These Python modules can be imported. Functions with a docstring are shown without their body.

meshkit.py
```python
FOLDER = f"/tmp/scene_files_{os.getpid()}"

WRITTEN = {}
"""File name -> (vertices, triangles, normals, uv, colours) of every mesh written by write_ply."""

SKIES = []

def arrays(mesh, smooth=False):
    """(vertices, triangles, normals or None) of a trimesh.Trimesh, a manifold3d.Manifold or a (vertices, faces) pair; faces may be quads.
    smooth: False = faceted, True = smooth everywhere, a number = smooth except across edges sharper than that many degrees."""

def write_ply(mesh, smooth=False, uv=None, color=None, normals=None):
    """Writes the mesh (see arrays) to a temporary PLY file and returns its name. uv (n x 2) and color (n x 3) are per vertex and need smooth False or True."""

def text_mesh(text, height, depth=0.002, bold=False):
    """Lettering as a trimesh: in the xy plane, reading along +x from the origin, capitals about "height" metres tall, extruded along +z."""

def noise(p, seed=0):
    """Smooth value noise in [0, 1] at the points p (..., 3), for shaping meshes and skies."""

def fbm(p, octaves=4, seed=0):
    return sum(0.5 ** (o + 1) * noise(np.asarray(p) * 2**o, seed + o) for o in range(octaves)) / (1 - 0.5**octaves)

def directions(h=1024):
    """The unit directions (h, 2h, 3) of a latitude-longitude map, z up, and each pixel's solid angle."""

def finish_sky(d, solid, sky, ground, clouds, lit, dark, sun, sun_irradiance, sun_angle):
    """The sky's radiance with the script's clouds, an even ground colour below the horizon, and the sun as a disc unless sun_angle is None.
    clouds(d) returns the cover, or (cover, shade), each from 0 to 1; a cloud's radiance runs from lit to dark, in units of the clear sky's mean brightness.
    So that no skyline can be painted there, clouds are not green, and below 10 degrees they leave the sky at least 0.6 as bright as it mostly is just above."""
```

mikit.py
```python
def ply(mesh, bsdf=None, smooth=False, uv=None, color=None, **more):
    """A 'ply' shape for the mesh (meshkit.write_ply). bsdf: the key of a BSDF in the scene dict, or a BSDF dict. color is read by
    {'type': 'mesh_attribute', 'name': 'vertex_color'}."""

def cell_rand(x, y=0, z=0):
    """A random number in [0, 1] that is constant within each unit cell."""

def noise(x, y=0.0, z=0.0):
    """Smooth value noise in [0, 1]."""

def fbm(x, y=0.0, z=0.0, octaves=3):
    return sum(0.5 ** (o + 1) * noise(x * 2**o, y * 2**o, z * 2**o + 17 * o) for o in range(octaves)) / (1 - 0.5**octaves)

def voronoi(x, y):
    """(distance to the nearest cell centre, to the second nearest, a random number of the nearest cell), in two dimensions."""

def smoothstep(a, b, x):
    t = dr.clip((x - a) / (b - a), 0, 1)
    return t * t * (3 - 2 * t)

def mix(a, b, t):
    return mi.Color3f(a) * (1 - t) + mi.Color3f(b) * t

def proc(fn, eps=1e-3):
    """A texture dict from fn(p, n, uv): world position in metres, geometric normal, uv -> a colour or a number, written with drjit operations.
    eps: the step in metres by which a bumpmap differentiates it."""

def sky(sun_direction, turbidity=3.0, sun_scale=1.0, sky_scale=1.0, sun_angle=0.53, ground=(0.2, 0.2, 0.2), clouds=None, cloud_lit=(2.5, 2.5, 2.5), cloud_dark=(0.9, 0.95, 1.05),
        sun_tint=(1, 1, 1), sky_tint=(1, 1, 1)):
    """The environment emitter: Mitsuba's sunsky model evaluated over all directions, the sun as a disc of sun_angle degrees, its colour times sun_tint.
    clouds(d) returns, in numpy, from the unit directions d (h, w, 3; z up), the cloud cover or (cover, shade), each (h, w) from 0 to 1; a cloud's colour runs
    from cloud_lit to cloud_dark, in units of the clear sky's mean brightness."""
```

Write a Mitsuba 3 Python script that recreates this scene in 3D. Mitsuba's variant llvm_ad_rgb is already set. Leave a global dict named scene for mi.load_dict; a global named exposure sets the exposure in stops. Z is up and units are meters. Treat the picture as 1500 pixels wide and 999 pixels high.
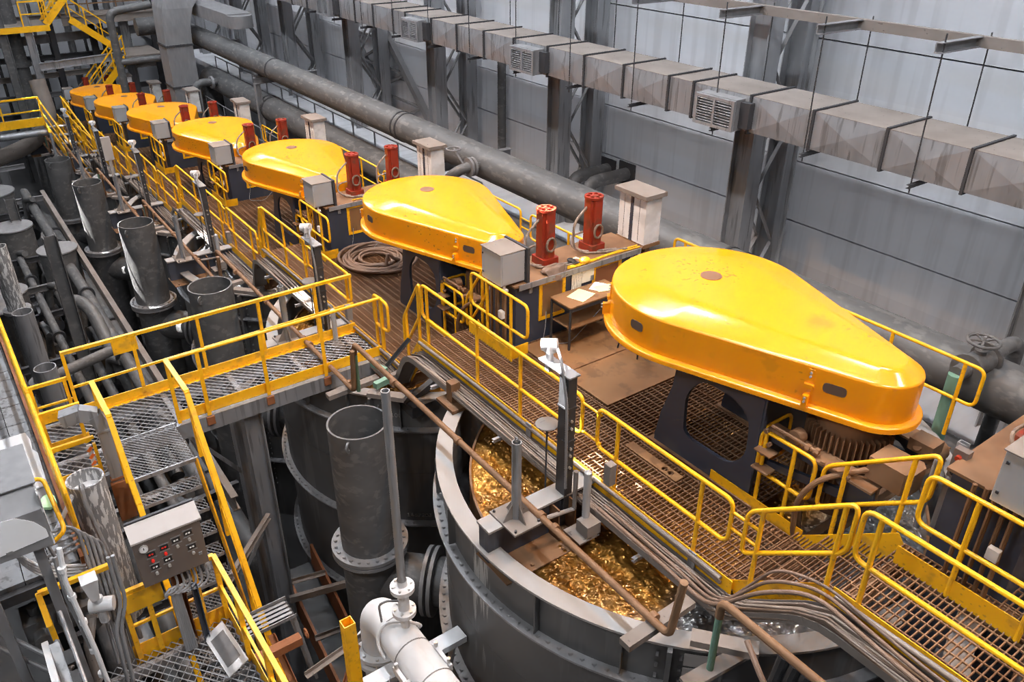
import math, random
import numpy as np
import drjit as dr
import trimesh
from shapely.geometry import Polygon, Point
from shapely import affinity
import mitsuba as mi
import mikit, meshkit
from mikit import noise, fbm, voronoi, smoothstep, mix, cell_rand

T = mi.ScalarTransform4f
scene, labels = {}, {}
rng = np.random.default_rng(7)

# ------------------------------------------------------------------ camera, light, exposure
exposure = 1.70
CAM = np.array([0.0, 0.0, 6.4])
FWD = np.array([-0.70341, 0.51172, -0.49331])
UPV = np.array([-0.40125, 0.28698, 0.86985])
scene['camera'] = {'type': 'perspective', 'fov': 63.97, 'fov_axis': 'x', 'near_clip': 0.05, 'far_clip': 400.0,
                   'to_world': T().look_at(origin=CAM.tolist(), target=(CAM + FWD).tolist(), up=UPV.tolist())}
LAMP_WHITE = (37.0, 39.0, 42.0)
LAMP_WARM = (760.0, 400.0, 140.0)
SUN_DIR = np.array([.30, .42, -1.0]); SUN = (22.0, 21.5, 21.0)
SUN_PATCHES = [(-5.75, 5.62, 0, .9, .4), (-9.36, 7.45, 1.97, .34, .34), (-14.0, 5.22, -.9, 1.5, .22), (-17.9, 5.42, .2, 1.0, .25), (-22.1, 3.6, -2.6, .5, .9), (-28.7, 3.6, -3.2, .5, .8), (-41.0, 4.4, -2.2, .8, .7), (-15.2, 4.3, -1.1, .5, .5), (-20.4, 5.2, -2.0, 1.0, .4)]
CEIL = 12.5
LAMP_ROWS = [(-14.0, .12), (-5.5, .28), (4.8, 1.25), (10.9, .5)]
ADDED_FILL = (85.0, 86.0, 88.0)          # added fill lamp; rows above: y of each lamp row, strength
LAMP_XS = [-42, -34, -26.5, -19.5, -12.5, -5.5, 1.5]
WARM = [(2.2, 0.9), (-5.2, 0.0), (-12.0, -.83), (-18.6, -1.6), (-25, -2.35)]

# ------------------------------------------------------------------ materials
def P(color, rough=.5, metal=0.0, spec=.5, **kw):
    c = color if isinstance(color, dict) else {'type': 'rgb', 'value': list(color)}
    return {'type': 'principled', 'base_color': c, 'roughness': rough, 'metallic': metal, 'specular': spec, **kw}
PLY = lambda mesh, m=None, **k: mikit.ply(mesh, 'm_' + m if m else None, **k)
def mat(key, b):
    scene['m_' + key] = {'type': 'twosided', 'b': b}
    return key
def s2l(r, g, b):
    f = lambda v: (v / 255 / 12.92) if v / 255 <= .04045 else ((v / 255 + .055) / 1.055) ** 2.4
    return (f(r), f(g), f(b))

def tx_cover(p, n, uv):
    d = smoothstep(.66, .80, fbm(p.x * 5.0, p.y * 5.0, p.z * 5.0, 4))
    s = smoothstep(.80, .86, noise(p.x * 26, p.y * 26, p.z * 26)) * smoothstep(.5, .62, fbm(p.x * 1.7 + 5, p.y * 1.7, p.z * 1.7))
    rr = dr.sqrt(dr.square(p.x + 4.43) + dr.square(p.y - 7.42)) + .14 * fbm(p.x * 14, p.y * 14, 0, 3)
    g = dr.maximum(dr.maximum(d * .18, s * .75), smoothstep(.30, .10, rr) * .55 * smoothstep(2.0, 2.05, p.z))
    return mix((.74, .265, .002), (.28, .13, .02), g)
def tx_rail(p, n, uv):
    d = smoothstep(.56, .78, fbm(p.x * 7, p.y * 7, p.z * 7, 4))
    s = smoothstep(.82, .88, noise(p.x * 30, p.y * 30, p.z * 30))
    return mix((.82, .415, .008), (.36, .18, .045), dr.maximum(d * .42, s * .5))
def tx_steel(p, n, uv):
    f = fbm(p.x * 2.5, p.y * 2.5, p.z * .7, 4)
    g = fbm(p.x * 14, p.y * 14, p.z * 3, 3)
    return mix((.145, .145, .15), (.27, .265, .265), .55 * f + .45 * g)
def tx_galv(p, n, uv):
    f = fbm(p.x * 6, p.y * 6, p.z * 1.2, 4)
    s = smoothstep(.55, .75, fbm(p.x * 17, p.y * 17, p.z * 1.1, 3))
    return mix(mix((.23, .235, .245), (.34, .345, .355), f), (.14, .137, .135), s * .7)
def tx_dust(p, n, uv):
    f = fbm(p.x * 3, p.y * 3, p.z * 3, 4)
    s = smoothstep(.90, .94, noise(p.x * 21, p.y * 21, p.z * 21))
    return mix(mix((.155, .132, .115), (.22, .192, .172), f), (.06, .05, .045), s * .6)
def tx_brown(p, n, uv):
    f = fbm(p.x * 4, p.y * 4, p.z * 4, 4)
    s = smoothstep(.45, .75, fbm(p.x * 1.2 + 9, p.y * 1.2, p.z * 1.2, 3))
    return mix(mix((.10, .050, .024), (.20, .108, .054), f), (.26, .155, .088), s * .5)
def tx_plate(p, n, uv):
    f = fbm(p.x * 2.2, p.y * 2.2, p.z, 4)
    s = smoothstep(.5, .7, fbm(p.x * 7 + 3, p.y * 7, p.z, 4))
    return mix(mix((.17, .082, .032), (.26, .135, .058), f), (.11, .055, .025), s * .55)
def tx_wall(p, n, uv):
    row = cell_rand(dr.floor((p.z + 20.0) / 1.26), dr.floor((p.x + 94.44) / 6.0))
    f = fbm(p.x * .5, p.z * .9, 1.0, 4)
    st = smoothstep(.48, .78, fbm(p.x * 5.5, p.z * .35, 4.0, 4))
    bn = smoothstep(.5, .7, fbm(p.x * .22 + 3, p.z * 1.5, 2.0, 3))
    c = mix((.42, .43, .455), (.54, .55, .57), f * .6 + row * .4)
    c = mix(c, (.32, .32, .325), st * .34)
    return mix(c, (.44, .42, .40), bn * .35)
def tx_pipe(p, n, uv):
    f = fbm(p.x * 1.4, p.y * 3, p.z * 3, 4)
    s = smoothstep(.55, .72, fbm(p.x * 5, p.y * 9, p.z * 9, 4))
    return mix(mix((.060, .061, .063), (.115, .113, .11), f), (.19, .18, .168), s * .35)
def tx_tank(p, n, uv):
    a = dr.atan2(p.y - 7.26, p.x)
    f = fbm(p.x * 1.3, p.y * 1.3, p.z * .8, 4)
    s = smoothstep(.56, .74, fbm(p.x * 6, p.y * 6, p.z * .5, 4))
    dr_ = smoothstep(.46, .60, fbm(p.x * 14, p.y * 14, p.z * 1.1, 4)) * smoothstep(.30, .08, dr.abs(p.x + 5.95)) * smoothstep(-2.6, -1.6, p.z)
    c = mix((.066, .066, .066), (.112, .109, .106), f)
    return mix(mix(c, (.15, .147, .142), s * .45), (.40, .39, .37), dr_ * .8)
def tx_black(p, n, uv):
    f = fbm(p.x * 2, p.y * 2, p.z * 1.0, 4)
    s = smoothstep(.6, .8, fbm(p.x * 5, p.y * 5, p.z * .6, 4))
    return mix(mix((.026, .030, .042), (.052, .056, .070), f), (.11, .108, .105), s * .35)
def tx_navy(p, n, uv):
    s = smoothstep(.55, .8, fbm(p.x * 3, p.y * 3, p.z * 2, 4))
    return mix((.036, .043, .062), (.080, .078, .080), s * .5)
def tx_froth(p, n, uv):
    q = smoothstep(-4.3, -3.7, p.x + .5 * fbm(p.x * 1.5, p.y * 1.5, 0, 3) - .25)
    far = smoothstep(-14.6, -15.2, p.x)
    grey = dr.maximum(q, far)
    w = fbm(p.x * 1.1 + 2, p.y * 1.1, 3, 3)
    r = fbm(p.x * 16, p.y * 16, 3, 3)
    warm = mix((.10, .040, .008), (.60, .29, .05), smoothstep(.38, .62, w) * .55 + r * .45)  # brown slurry, with golden lamp reflections painted into its colour
    cold = mix((.14, .14, .142), (.42, .42, .41), r)
    return mix(warm, cold, grey)
def bump_froth(p, n, uv):
    return fbm(p.x * 40, p.y * 40, 0, 2) * .008
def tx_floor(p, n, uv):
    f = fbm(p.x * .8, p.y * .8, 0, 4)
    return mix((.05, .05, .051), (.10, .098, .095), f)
def tx_white(p, n, uv):
    f = smoothstep(.4, .7, fbm(p.x * 4, p.y * 4, p.z * 4, 4))
    return mix((.62, .61, .60), (.40, .38, .36), f * .6)
def tx_red(p, n, uv):
    f = smoothstep(.5, .75, fbm(p.x * 9, p.y * 9, p.z * 6, 4))
    return mix((.24, .024, .010), (.12, .045, .025), f * .7)
def tx_cable(p, n, uv):
    r = cell_rand(dr.floor(p.y * 37), dr.floor(p.x * .15), 3)
    f = fbm(p.x * 6, p.y * 20, p.z * 20, 3)
    return mix(mix((.10, .07, .052), (.30, .235, .19), r), (.17, .13, .10), f * .5)
def tx_splat(p, n, uv):
    s = smoothstep(.50, .60, fbm(p.x * 34 + p.z * 3, p.y * 34, p.z * 5, 4))
    return mix((.19, .19, .19), (.50, .50, .49), s)

pr = mikit.proc
mat('cover_yellow', P(pr(tx_cover), .17, spec=.7, clearcoat=1.0, clearcoat_gloss=.9))
mat('rail_yellow', P(pr(tx_rail), .38))
mat('steel', P(pr(tx_steel), .5, .25))
mat('galvanised', P(pr(tx_galv), .42, .45))
mat('dusty', P(pr(tx_dust), .85, spec=.2))
mat('brown_steel', P(pr(tx_brown), .6, spec=.35))
mat('deck_sheet', P(pr(tx_plate), .55, spec=.4))
mat('wall_concrete', P(pr(tx_wall), .75, spec=.25))
mat('pipe_grey', P(pr(tx_pipe), .52, .1))
mat('tank_grey', P(pr(tx_tank), .55, .1))
mat('tank_black', P(pr(tx_black), .5))
mat('navy', P(pr(tx_navy), .42))
scene['m_froth'] = {'type': 'bumpmap', 'arbitrary': pr(bump_froth, 2e-3), 'b': {'type': 'twosided', 'b': P(pr(tx_froth), .17, .72, .8)}, 'scale': 1.0}
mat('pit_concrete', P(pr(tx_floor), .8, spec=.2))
mat('white_paint', P(pr(tx_white), .5))
mat('red_paint', P(pr(tx_red), .4))
mat('cable_sheath', P(pr(tx_cable), .55))
mat('splattered', P(pr(tx_splat), .6))
mat('dark_steel', P((.045, .045, .048), .5, .2))
mat('black', P((.012, .012, .013), .5))
mat('slot_mesh', P((.075, .045, .032), .7))
mat('disc_brown', P((.17, .085, .05), .6))
mat('stainless', P((.43, .44, .45), .36, .35))
mat('rim_steel', P((.25, .232, .218), .6))
mat('panel_brown', P((.115, .092, .08), .4))
mat('panel_top', P((.36, .33, .31), .5))
mat('paper', P((.86, .80, .64), .8, spec=.2))
mat('yellow_paper', P((.90, .72, .36), .8, spec=.2))
mat('green_paint', P((.13, .24, .18), .5))
mat('bolt', P((.50, .49, .47), .35, .6))
mat('rust', P((.22, .085, .035), .7, spec=.3))
mat('white_clean', P((.66, .66, .66), .6))
mat('ink', P((.02, .02, .02), .6))
mat('orange_paint', P((.85, .20, .04), .5))
mat('lime_cloth', P((.52, .80, .45), .9, spec=.1))
mat('red_light', P((.80, .03, .02), .3))
mat('ceiling_grey', P((.15, .15, .155), .8, spec=.1))
mat('rubber', P((.16, .105, .075), .6))
mat('grey_sheet', P((.56, .565, .57), .6))

# ------------------------------------------------------------------ mesh helpers
class MB:
    def __init__(s): s.v, s.f, s.n = [], [], 0
    def raw(s, v, f):
        v = np.asarray(v, float); f = np.asarray(f, int)
        if f.shape[1] == 4: f = np.vstack([f[:, [0, 1, 2]], f[:, [0, 2, 3]]])
        s.v.append(v); s.f.append(f + s.n); s.n += len(v); return s
    def tm(s, m, M=None):
        v = np.array(m.vertices)
        if M is not None: v = v @ np.asarray(M)[:3, :3].T + np.asarray(M)[:3, 3]
        return s.raw(v, np.array(m.faces))
    def box(s, x0, x1, y0, y1, z0, z1):
        v = [(x, y, z) for x in (x0, x1) for y in (y0, y1) for z in (z0, z1)]
        return s.raw(v, BOXF)
    def beam(s, p0, p1, w, h, up=(0, 0, 1), off=(0, 0)):
        p0, p1 = np.asarray(p0, float), np.asarray(p1, float)
        d = p1 - p0; d = d / np.linalg.norm(d)
        up = np.asarray(up, float)
        if abs(d @ up) > .98: up = np.array([0, 1.0, 0]) if abs(d[1]) < .9 else np.array([1.0, 0, 0])
        a = np.cross(d, up); a /= np.linalg.norm(a); b = np.cross(a, d)
        o = a * off[0] + b * off[1]
        v = [p + o + sa * a * w / 2 + sb * b * h / 2 for p in (p0, p1) for sa in (-1, 1) for sb in (-1, 1)]
        return s.raw(v, BOXF)
    def ibeam(s, p0, p1, w, h, t=.02, up=(0, 0, 1)):
        s.beam(p0, p1, w, t, up, (0, h / 2 - t / 2)); s.beam(p0, p1, w, t, up, (0, -h / 2 + t / 2))
        return s.beam(p0, p1, t, h - 2 * t, up)
    def channel(s, p0, p1, w, h, t=.015, up=(0, 0, 1), side=1):
        s.beam(p0, p1, w, t, up, (0, h / 2 - t / 2)); s.beam(p0, p1, w, t, up, (0, -h / 2 + t / 2))
        return s.beam(p0, p1, t, h - 2 * t, up, (side * (w / 2 - t / 2), 0))
    def angle(s, p0, p1, w, t=.012, up=(0, 0, 1)):
        s.beam(p0, p1, w, t, up, (0, -w / 2 + t / 2)); return s.beam(p0, p1, t, w - t, up, (-w / 2 + t / 2, t / 2))
    def tube(s, pts, r, n=10, caps=True, closed=False, wall=0):
        p = np.asarray(pts, float); k = len(p)
        t = (np.roll(p, -1, 0) - np.roll(p, 1, 0)) if closed else np.gradient(p, axis=0)
        t /= np.linalg.norm(t, axis=1, keepdims=True) + 1e-12
        a = np.cross(t[0], [0, 0, 1.0] if abs(t[0][2]) < .9 else [1.0, 0, 0]); a /= np.linalg.norm(a)
        A = []
        for i in range(k):
            a = a - t[i] * (a @ t[i]); a /= np.linalg.norm(a) + 1e-12; A.append(a)
        A = np.array(A); B = np.cross(t, A)
        ang = np.arange(n) * 2 * np.pi / n
        R = np.broadcast_to(r, (k,))[:, None, None]
        v = p[:, None] + R * (np.cos(ang)[None, :, None] * A[:, None] + np.sin(ang)[None, :, None] * B[:, None])
        m = k if closed else k - 1
        f = [(i * n + j, i * n + (j + 1) % n, ((i + 1) % k) * n + (j + 1) % n, ((i + 1) % k) * n + j) for i in range(m) for j in range(n)]
        V = v.reshape(-1, 3)
        F = np.array(f); F = np.vstack([F[:, [0, 1, 2]], F[:, [0, 2, 3]]])
        if caps and not closed:
            V = np.vstack([V, p[:1], p[-1:]])
            c0, c1 = len(V) - 2, len(V) - 1
            F = np.vstack([F, [(c0, (j + 1) % n, j) for j in range(n)], [(c1, (k - 1) * n + j, (k - 1) * n + (j + 1) % n) for j in range(n)]])
        return s.raw(V, F)
    def lathe(s, prof, c=(0, 0, 0), n=32, axis='z', closed=False):
        q = np.asarray(prof, float); k = len(q); ang = np.arange(n) * 2 * np.pi / n
        v = np.stack([q[:, None, 0] * np.cos(ang), q[:, None, 0] * np.sin(ang), np.broadcast_to(q[:, 1:2], (k, n))], -1)
        if axis == 'x': v = v[..., [2, 0, 1]]
        if axis == 'y': v = v[..., [1, 2, 0]]
        m = k if closed else k - 1
        f = [(i * n + j, i * n + (j + 1) % n, ((i + 1) % k) * n + (j + 1) % n, ((i + 1) % k) * n + j) for i in range(m) for j in range(n)]
        return s.raw(v.reshape(-1, 3) + np.asarray(c, float), f)
    def cyl(s, p0, p1, r, n=16): return s.tube([p0, p1], r, n)
    def prism(s, poly, h, M=None):
        return s.tm(trimesh.creation.extrude_polygon(poly, h, engine='earcut'), M)
    def sphere(s, c, r, sub=2):
        m = trimesh.creation.icosphere(sub, 1.0); return s.raw(np.array(m.vertices) * np.broadcast_to(r, 3) + np.asarray(c), m.faces)
    def mesh(s): return trimesh.Trimesh(np.vstack(s.v), np.vstack(s.f), process=False)
    def shift(s, d):
        s.v = [v + np.asarray(d, float) for v in s.v]; return s
BOXF = [[0, 1, 3], [0, 3, 2], [4, 6, 7], [4, 7, 5], [0, 4, 5], [0, 5, 1], [2, 3, 7], [2, 7, 6], [0, 2, 6], [0, 6, 4], [1, 5, 7], [1, 7, 3]]
XZ = np.array([[1, 0, 0, 0], [0, 0, -1, 0], [0, 1, 0, 0], [0, 0, 0, 1.0]])       # polygon (x, z) extruded towards -y
YZ = np.array([[0, 0, 1, 0], [1, 0, 0, 0], [0, 1, 0, 0], [0, 0, 0, 1.0]])        # polygon (y, z) extruded towards +x
def tr(M, d):
    M = np.array(M, float); M[:3, 3] += d; return M
def fillet(pts, r, n=5, closed=False):
    p = [np.asarray(q, float) for q in pts]; out = []; k = len(p)
    for i in range(k):
        if not closed and i in (0, k - 1): out.append(p[i]); continue
        a, b, c = p[i - 1], p[i], p[(i + 1) % k]
        u, w = a - b, c - b; lu, lw = np.linalg.norm(u), np.linalg.norm(w)
        rr = min(r, lu * .45, lw * .45)
        s0, s1 = b + u / lu * rr, b + w / lw * rr
        for t in np.linspace(0, 1, n): out.append((1 - t) ** 2 * s0 + 2 * t * (1 - t) * b + t * t * s1)
    return np.array(out)
def rrect(w, h, r, n=6):
    return Polygon([(x, y) for x, y in fillet([(-w / 2, -h / 2, 0), (w / 2, -h / 2, 0), (w / 2, h / 2, 0), (-w / 2, h / 2, 0)], r, n, True)[:, :2]])
def put(key, mb, m, smooth=35, xf=None, **kw):
    if isinstance(mb, dict): d = dict(mb)
    else: d = PLY(mb.mesh() if isinstance(mb, MB) else mb, m, smooth=smooth, **kw)
    if xf is not None: d['to_world'] = T().translate(list(map(float, xf)))
    scene[key] = d
    return d
USED = {}
def uniq(name):
    k = USED.get(name, -1) + 1; USED[name] = k
    return name if k == 0 else f'{name}_{k:03d}'
def thing(name, label, cat, group=None, kind=None):
    key = uniq(name); labels[key] = {'label': label, 'category': cat}
    if group: labels[key]['group'] = group
    if kind: labels[key]['kind'] = kind
    return key
def part(par, name, mb, m, smooth=35, xf=None, label=None, stuff=False):
    key = uniq(par + '__' + name)
    put(key, mb, m, smooth, xf)
    if label or stuff: labels[key] = {}
    if label: labels[key]['label'] = label
    if stuff: labels[key]['kind'] = 'stuff'
    return key
def solo(name, label, cat, mb, m, smooth=35, xf=None, group=None):
    key = thing(name, label, cat, group); put(key, mb, m, smooth, xf); return key
def struct(name, mb, m, smooth=False):
    put(name, mb, m, smooth); labels[name] = {'kind': 'structure'}
CACHE = {}
def proto(name, make, m, smooth=35):
    if name not in CACHE:
        r = make(); CACHE[name] = PLY(r.mesh() if isinstance(r, MB) else r, m, smooth=smooth)
    return CACHE[name]

# ------------------------------------------------------------------ the hall
WALL_Y, FLOOR_Z = 15.1, -8.5
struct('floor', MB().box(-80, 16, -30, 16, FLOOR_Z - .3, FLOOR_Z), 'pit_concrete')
roof = Polygon([(-80, -30), (16, -30), (16, 16), (-80, 16)])
for x, y, z, w, h in SUN_PATCHES:  # roof openings are invented, each aimed to drop sun on one patch
    c = np.array([x, y, z]) - SUN_DIR * ((CEIL - z) / -SUN_DIR[2]) * 1.0
    c = np.array([x, y]) - SUN_DIR[:2] / -SUN_DIR[2] * (CEIL - z)
    for sx in (-1, 1): roof = roof.difference(Polygon([(c[0] + sx * w * .26 + a * w * .22, c[1] + b * h / 2) for a, b in ((-1, -1), (1, -1), (1, 1), (-1, 1))]))
struct('ceiling', MB().prism(roof, .02, tr(np.eye(4), (0, 0, CEIL))), 'ceiling_grey')
scene['sun'] = {'type': 'directional', 'direction': (SUN_DIR / np.linalg.norm(SUN_DIR)).tolist(), 'irradiance': {'type': 'rgb', 'value': list(SUN)}}
struct('wall_left', MB().box(-80, 16, -30.3, -30, FLOOR_Z, CEIL), 'ceiling_grey')
struct('wall_far', MB().box(-80.3, -80, -30, 16, FLOOR_Z, CEIL), 'ceiling_grey')
struct('wall_near', MB().box(16, 16.3, -30, 16, FLOOR_Z, CEIL), 'ceiling_grey')
struct('wall_right', MB().box(-80, 16, WALL_Y + .12, WALL_Y + .4, FLOOR_Z, CEIL), 'dark_steel')
JZ = [FLOOR_Z, -5.35, -4.1, -2.85, -1.55, -.23, 1.09, 2.35, 3.60, 4.86, 6.12, 7.4, 8.7, 10.6, CEIL]
for i in range(len(JZ) - 1):
    for b in range(16):
        x0 = -82.44 + 6 * b; dy = float(rng.uniform(-.008, .008))
        if x0 > 12: continue
        put(uniq('wall_right__panel'), MB().box(max(x0 + .004, -79.9), x0 + 5.996, WALL_Y + dy, WALL_Y + .12, JZ[i] + .016, JZ[i + 1] - .016), 'wall_concrete', False)
struct('ledge_right', MB().box(-80, 16, 12.7, WALL_Y, -2.1, -1.85), 'wall_concrete')

# lamps of the hall (all above the frame)
for i, (y, k) in enumerate(LAMP_ROWS):
    key = thing('lamp_line', f'long line of white lamps hung under the roof, {["leftmost", "left", "above the covers", "nearest the right wall"][i]}', 'lamp')
    part(key, 'trunking', MB().box(LAMP_XS[0] - 2, LAMP_XS[-1] + 2, y - .12, y + .12, CEIL - .88, CEIL - .8), 'white_clean', False)
    m, h = MB(), MB()
    for x in LAMP_XS:
        m.raw([(x - 1.7, y - .24, CEIL - .9), (x + 1.7, y - .24, CEIL - .9), (x + 1.7, y + .24, CEIL - .9), (x - 1.7, y + .24, CEIL - .9)], [[0, 3, 2], [0, 2, 1]])
        part(key, 'housing', MB().box(x - 1.75, x + 1.75, y - .27, y + .27, CEIL - .895, CEIL - .88), 'white_clean', False)
    d = put(key + '__diffuser', m, 'white_clean', False)
    d['emitter'] = {'type': 'area', 'radiance': {'type': 'rgb', 'value': [c * k for c in LAMP_WHITE]}}
WL = MB().lathe([(.30, 0), (.22, .22), (.05, .34), (0.0, .34)], n=20)
WD = PLY(MB().raw([(.12 * math.cos(a), .12 * math.sin(a), 0) for a in np.arange(12) * math.pi / 6], [[0, i + 1, i] for i in range(1, 11)]).mesh(), 'white_clean')
for i, (x, dz) in enumerate(WARM):
    key = thing('sodium_lamp', f'bell shaped warm lamp above the platform, {["first", "second", "third", "fourth", "fifth"][i]} from the near end', 'lamp')
    part(key, 'shade', WL, 'steel', xf=(x, 6.6, dz + 8.0))
    d = dict(WD); d['to_world'] = T().translate([x, 6.6, dz + 8.25])
    d['emitter'] = {'type': 'area', 'radiance': {'type': 'rgb', 'value': list(LAMP_WARM)}}
    scene[key + '__bulb'] = d
    part(key, 'stem', MB().cyl((0, 0, .3), (0, 0, CEIL - dz - 8.0), .02, 8), 'steel', xf=(x, 6.6, dz + 8.0))
key = thing('flood_lamp', 'unseen fill lamp added to brighten the lower left corner, out of the picture', 'lamp')  # unseen light added only to lift the lower left corner
part(key, 'housing', MB().box(-4.6, -3.4, -3.3, -2.7, 9.02, 9.2).box(-4.05, -3.95, -3.05, -2.95, 9.2, CEIL), 'steel', False)
d = put(key + '__diffuser', MB().raw([(-4.5, -3.25, 9.0), (-3.5, -3.25, 9.0), (-3.5, -2.75, 9.0), (-4.5, -2.75, 9.0)], [[0, 3, 2], [0, 2, 1]]), 'white_clean', False)
d['emitter'] = {'type': 'area', 'radiance': {'type': 'rgb', 'value': list(ADDED_FILL)}}
#__NEXT__
# ------------------------------------------------------------------ steelwork along the right wall
COLX = [-4.45, -10.44, -16.54, -22.6, -28.45, -34.4, -40.4, -46.4, -52.4]
for i, x in enumerate(COLX):
    key = thing('lattice_column', f'grey steel lattice column on the concrete wall, {["out at the right edge", "behind the nearest yellow cover", "third from the right", "fourth from the right", "fifth from the right, beside the slanted truss", "sixth from the right", "seventh from the right", "eighth from the right", "at the far end of the wall"][i]}', 'column')
    z0, z1 = -2.05, 9.0
    m = MB()
    m.box(x - .24, x - .215, 13.3, 13.72, z0, z1); m.box(x + .215, x + .24, 13.3, 13.72, z0, z1); m.box(x - .215, x + .215, 13.42, 13.445, z0, z1)
    part(key, 'front_chord', m, 'galvanised', False)
    m = MB(); m.box(x - .24, x - .215, 14.45, 14.85, z0, z1); m.box(x + .215, x + .24, 14.45, 14.85, z0, z1); m.box(x - .215, x + .215, 14.62, 14.645, z0, z1)
    part(key, 'back_chord', m, 'galvanised', False)
    zz = z0 + .25; k = 0
    while zz < z1 - 1.4:
        a, b = (13.7, 14.5) if k % 2 == 0 else (14.5, 13.7)
        for sx in (-.19, .19):
            part(key, 'lacing_bar', MB().angle((x + sx, a, zz), (x + sx, b, zz + 1.2), .085, .012, (1, 0, 0)), 'steel', False)
        zz += 1.28; k += 1
    m = MB().box(x - .3, x + .3, 13.2, 14.95, z0 - .0, z0 + .04); part(key, 'base_plate', m, 'steel', False)
solo('conduit_pipe', 'thin pale conduit pipe running down the back of the column behind the nearest yellow cover', 'pipe', MB().tube([(-10.02, 14.5, 9), (-10.02, 14.5, -1.7)], .045, 10), 'galvanised')
solo('drain_pipe', 'dark vertical drain pipe with a kink beside the third column from the right', 'pipe', MB().tube(fillet([(-21.0, 13.2, 2.35), (-21.0, 14.85, 2.3), (-21.0, 14.85, -1.8)], .2), .13, 12), 'pipe_grey')
# slanted truss between the columns
key = thing('slanted_truss', 'slanted lattice truss leaning between two wall columns left of the duct louvre', 'truss')
A0, A1, B0, B1 = np.array([-32.7, 14.98, 2.23]), np.array([-28.4, 14.98, -1.8]), np.array([-29.6, 14.98, 2.23]), np.array([-25.1, 14.98, -1.8])
part(key, 'chord', MB().beam(A0, A1, .2, .24), 'galvanised', False); part(key, 'chord', MB().beam(B0, B1, .2, .24), 'steel', False)
for k in range(4):
    t0, t1 = k / 4 + .03, (k + 1) / 4
    part(key, 'lacing_bar', MB().beam(A0 + (A1 - A0) * t0, B0 + (B1 - B0) * t0, .1, .08), 'steel', False)
    part(key, 'lacing_bar', MB().beam(A0 + (A1 - A0) * t1, B0 + (B1 - B0) * t0, .1, .08), 'steel', False)
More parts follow.
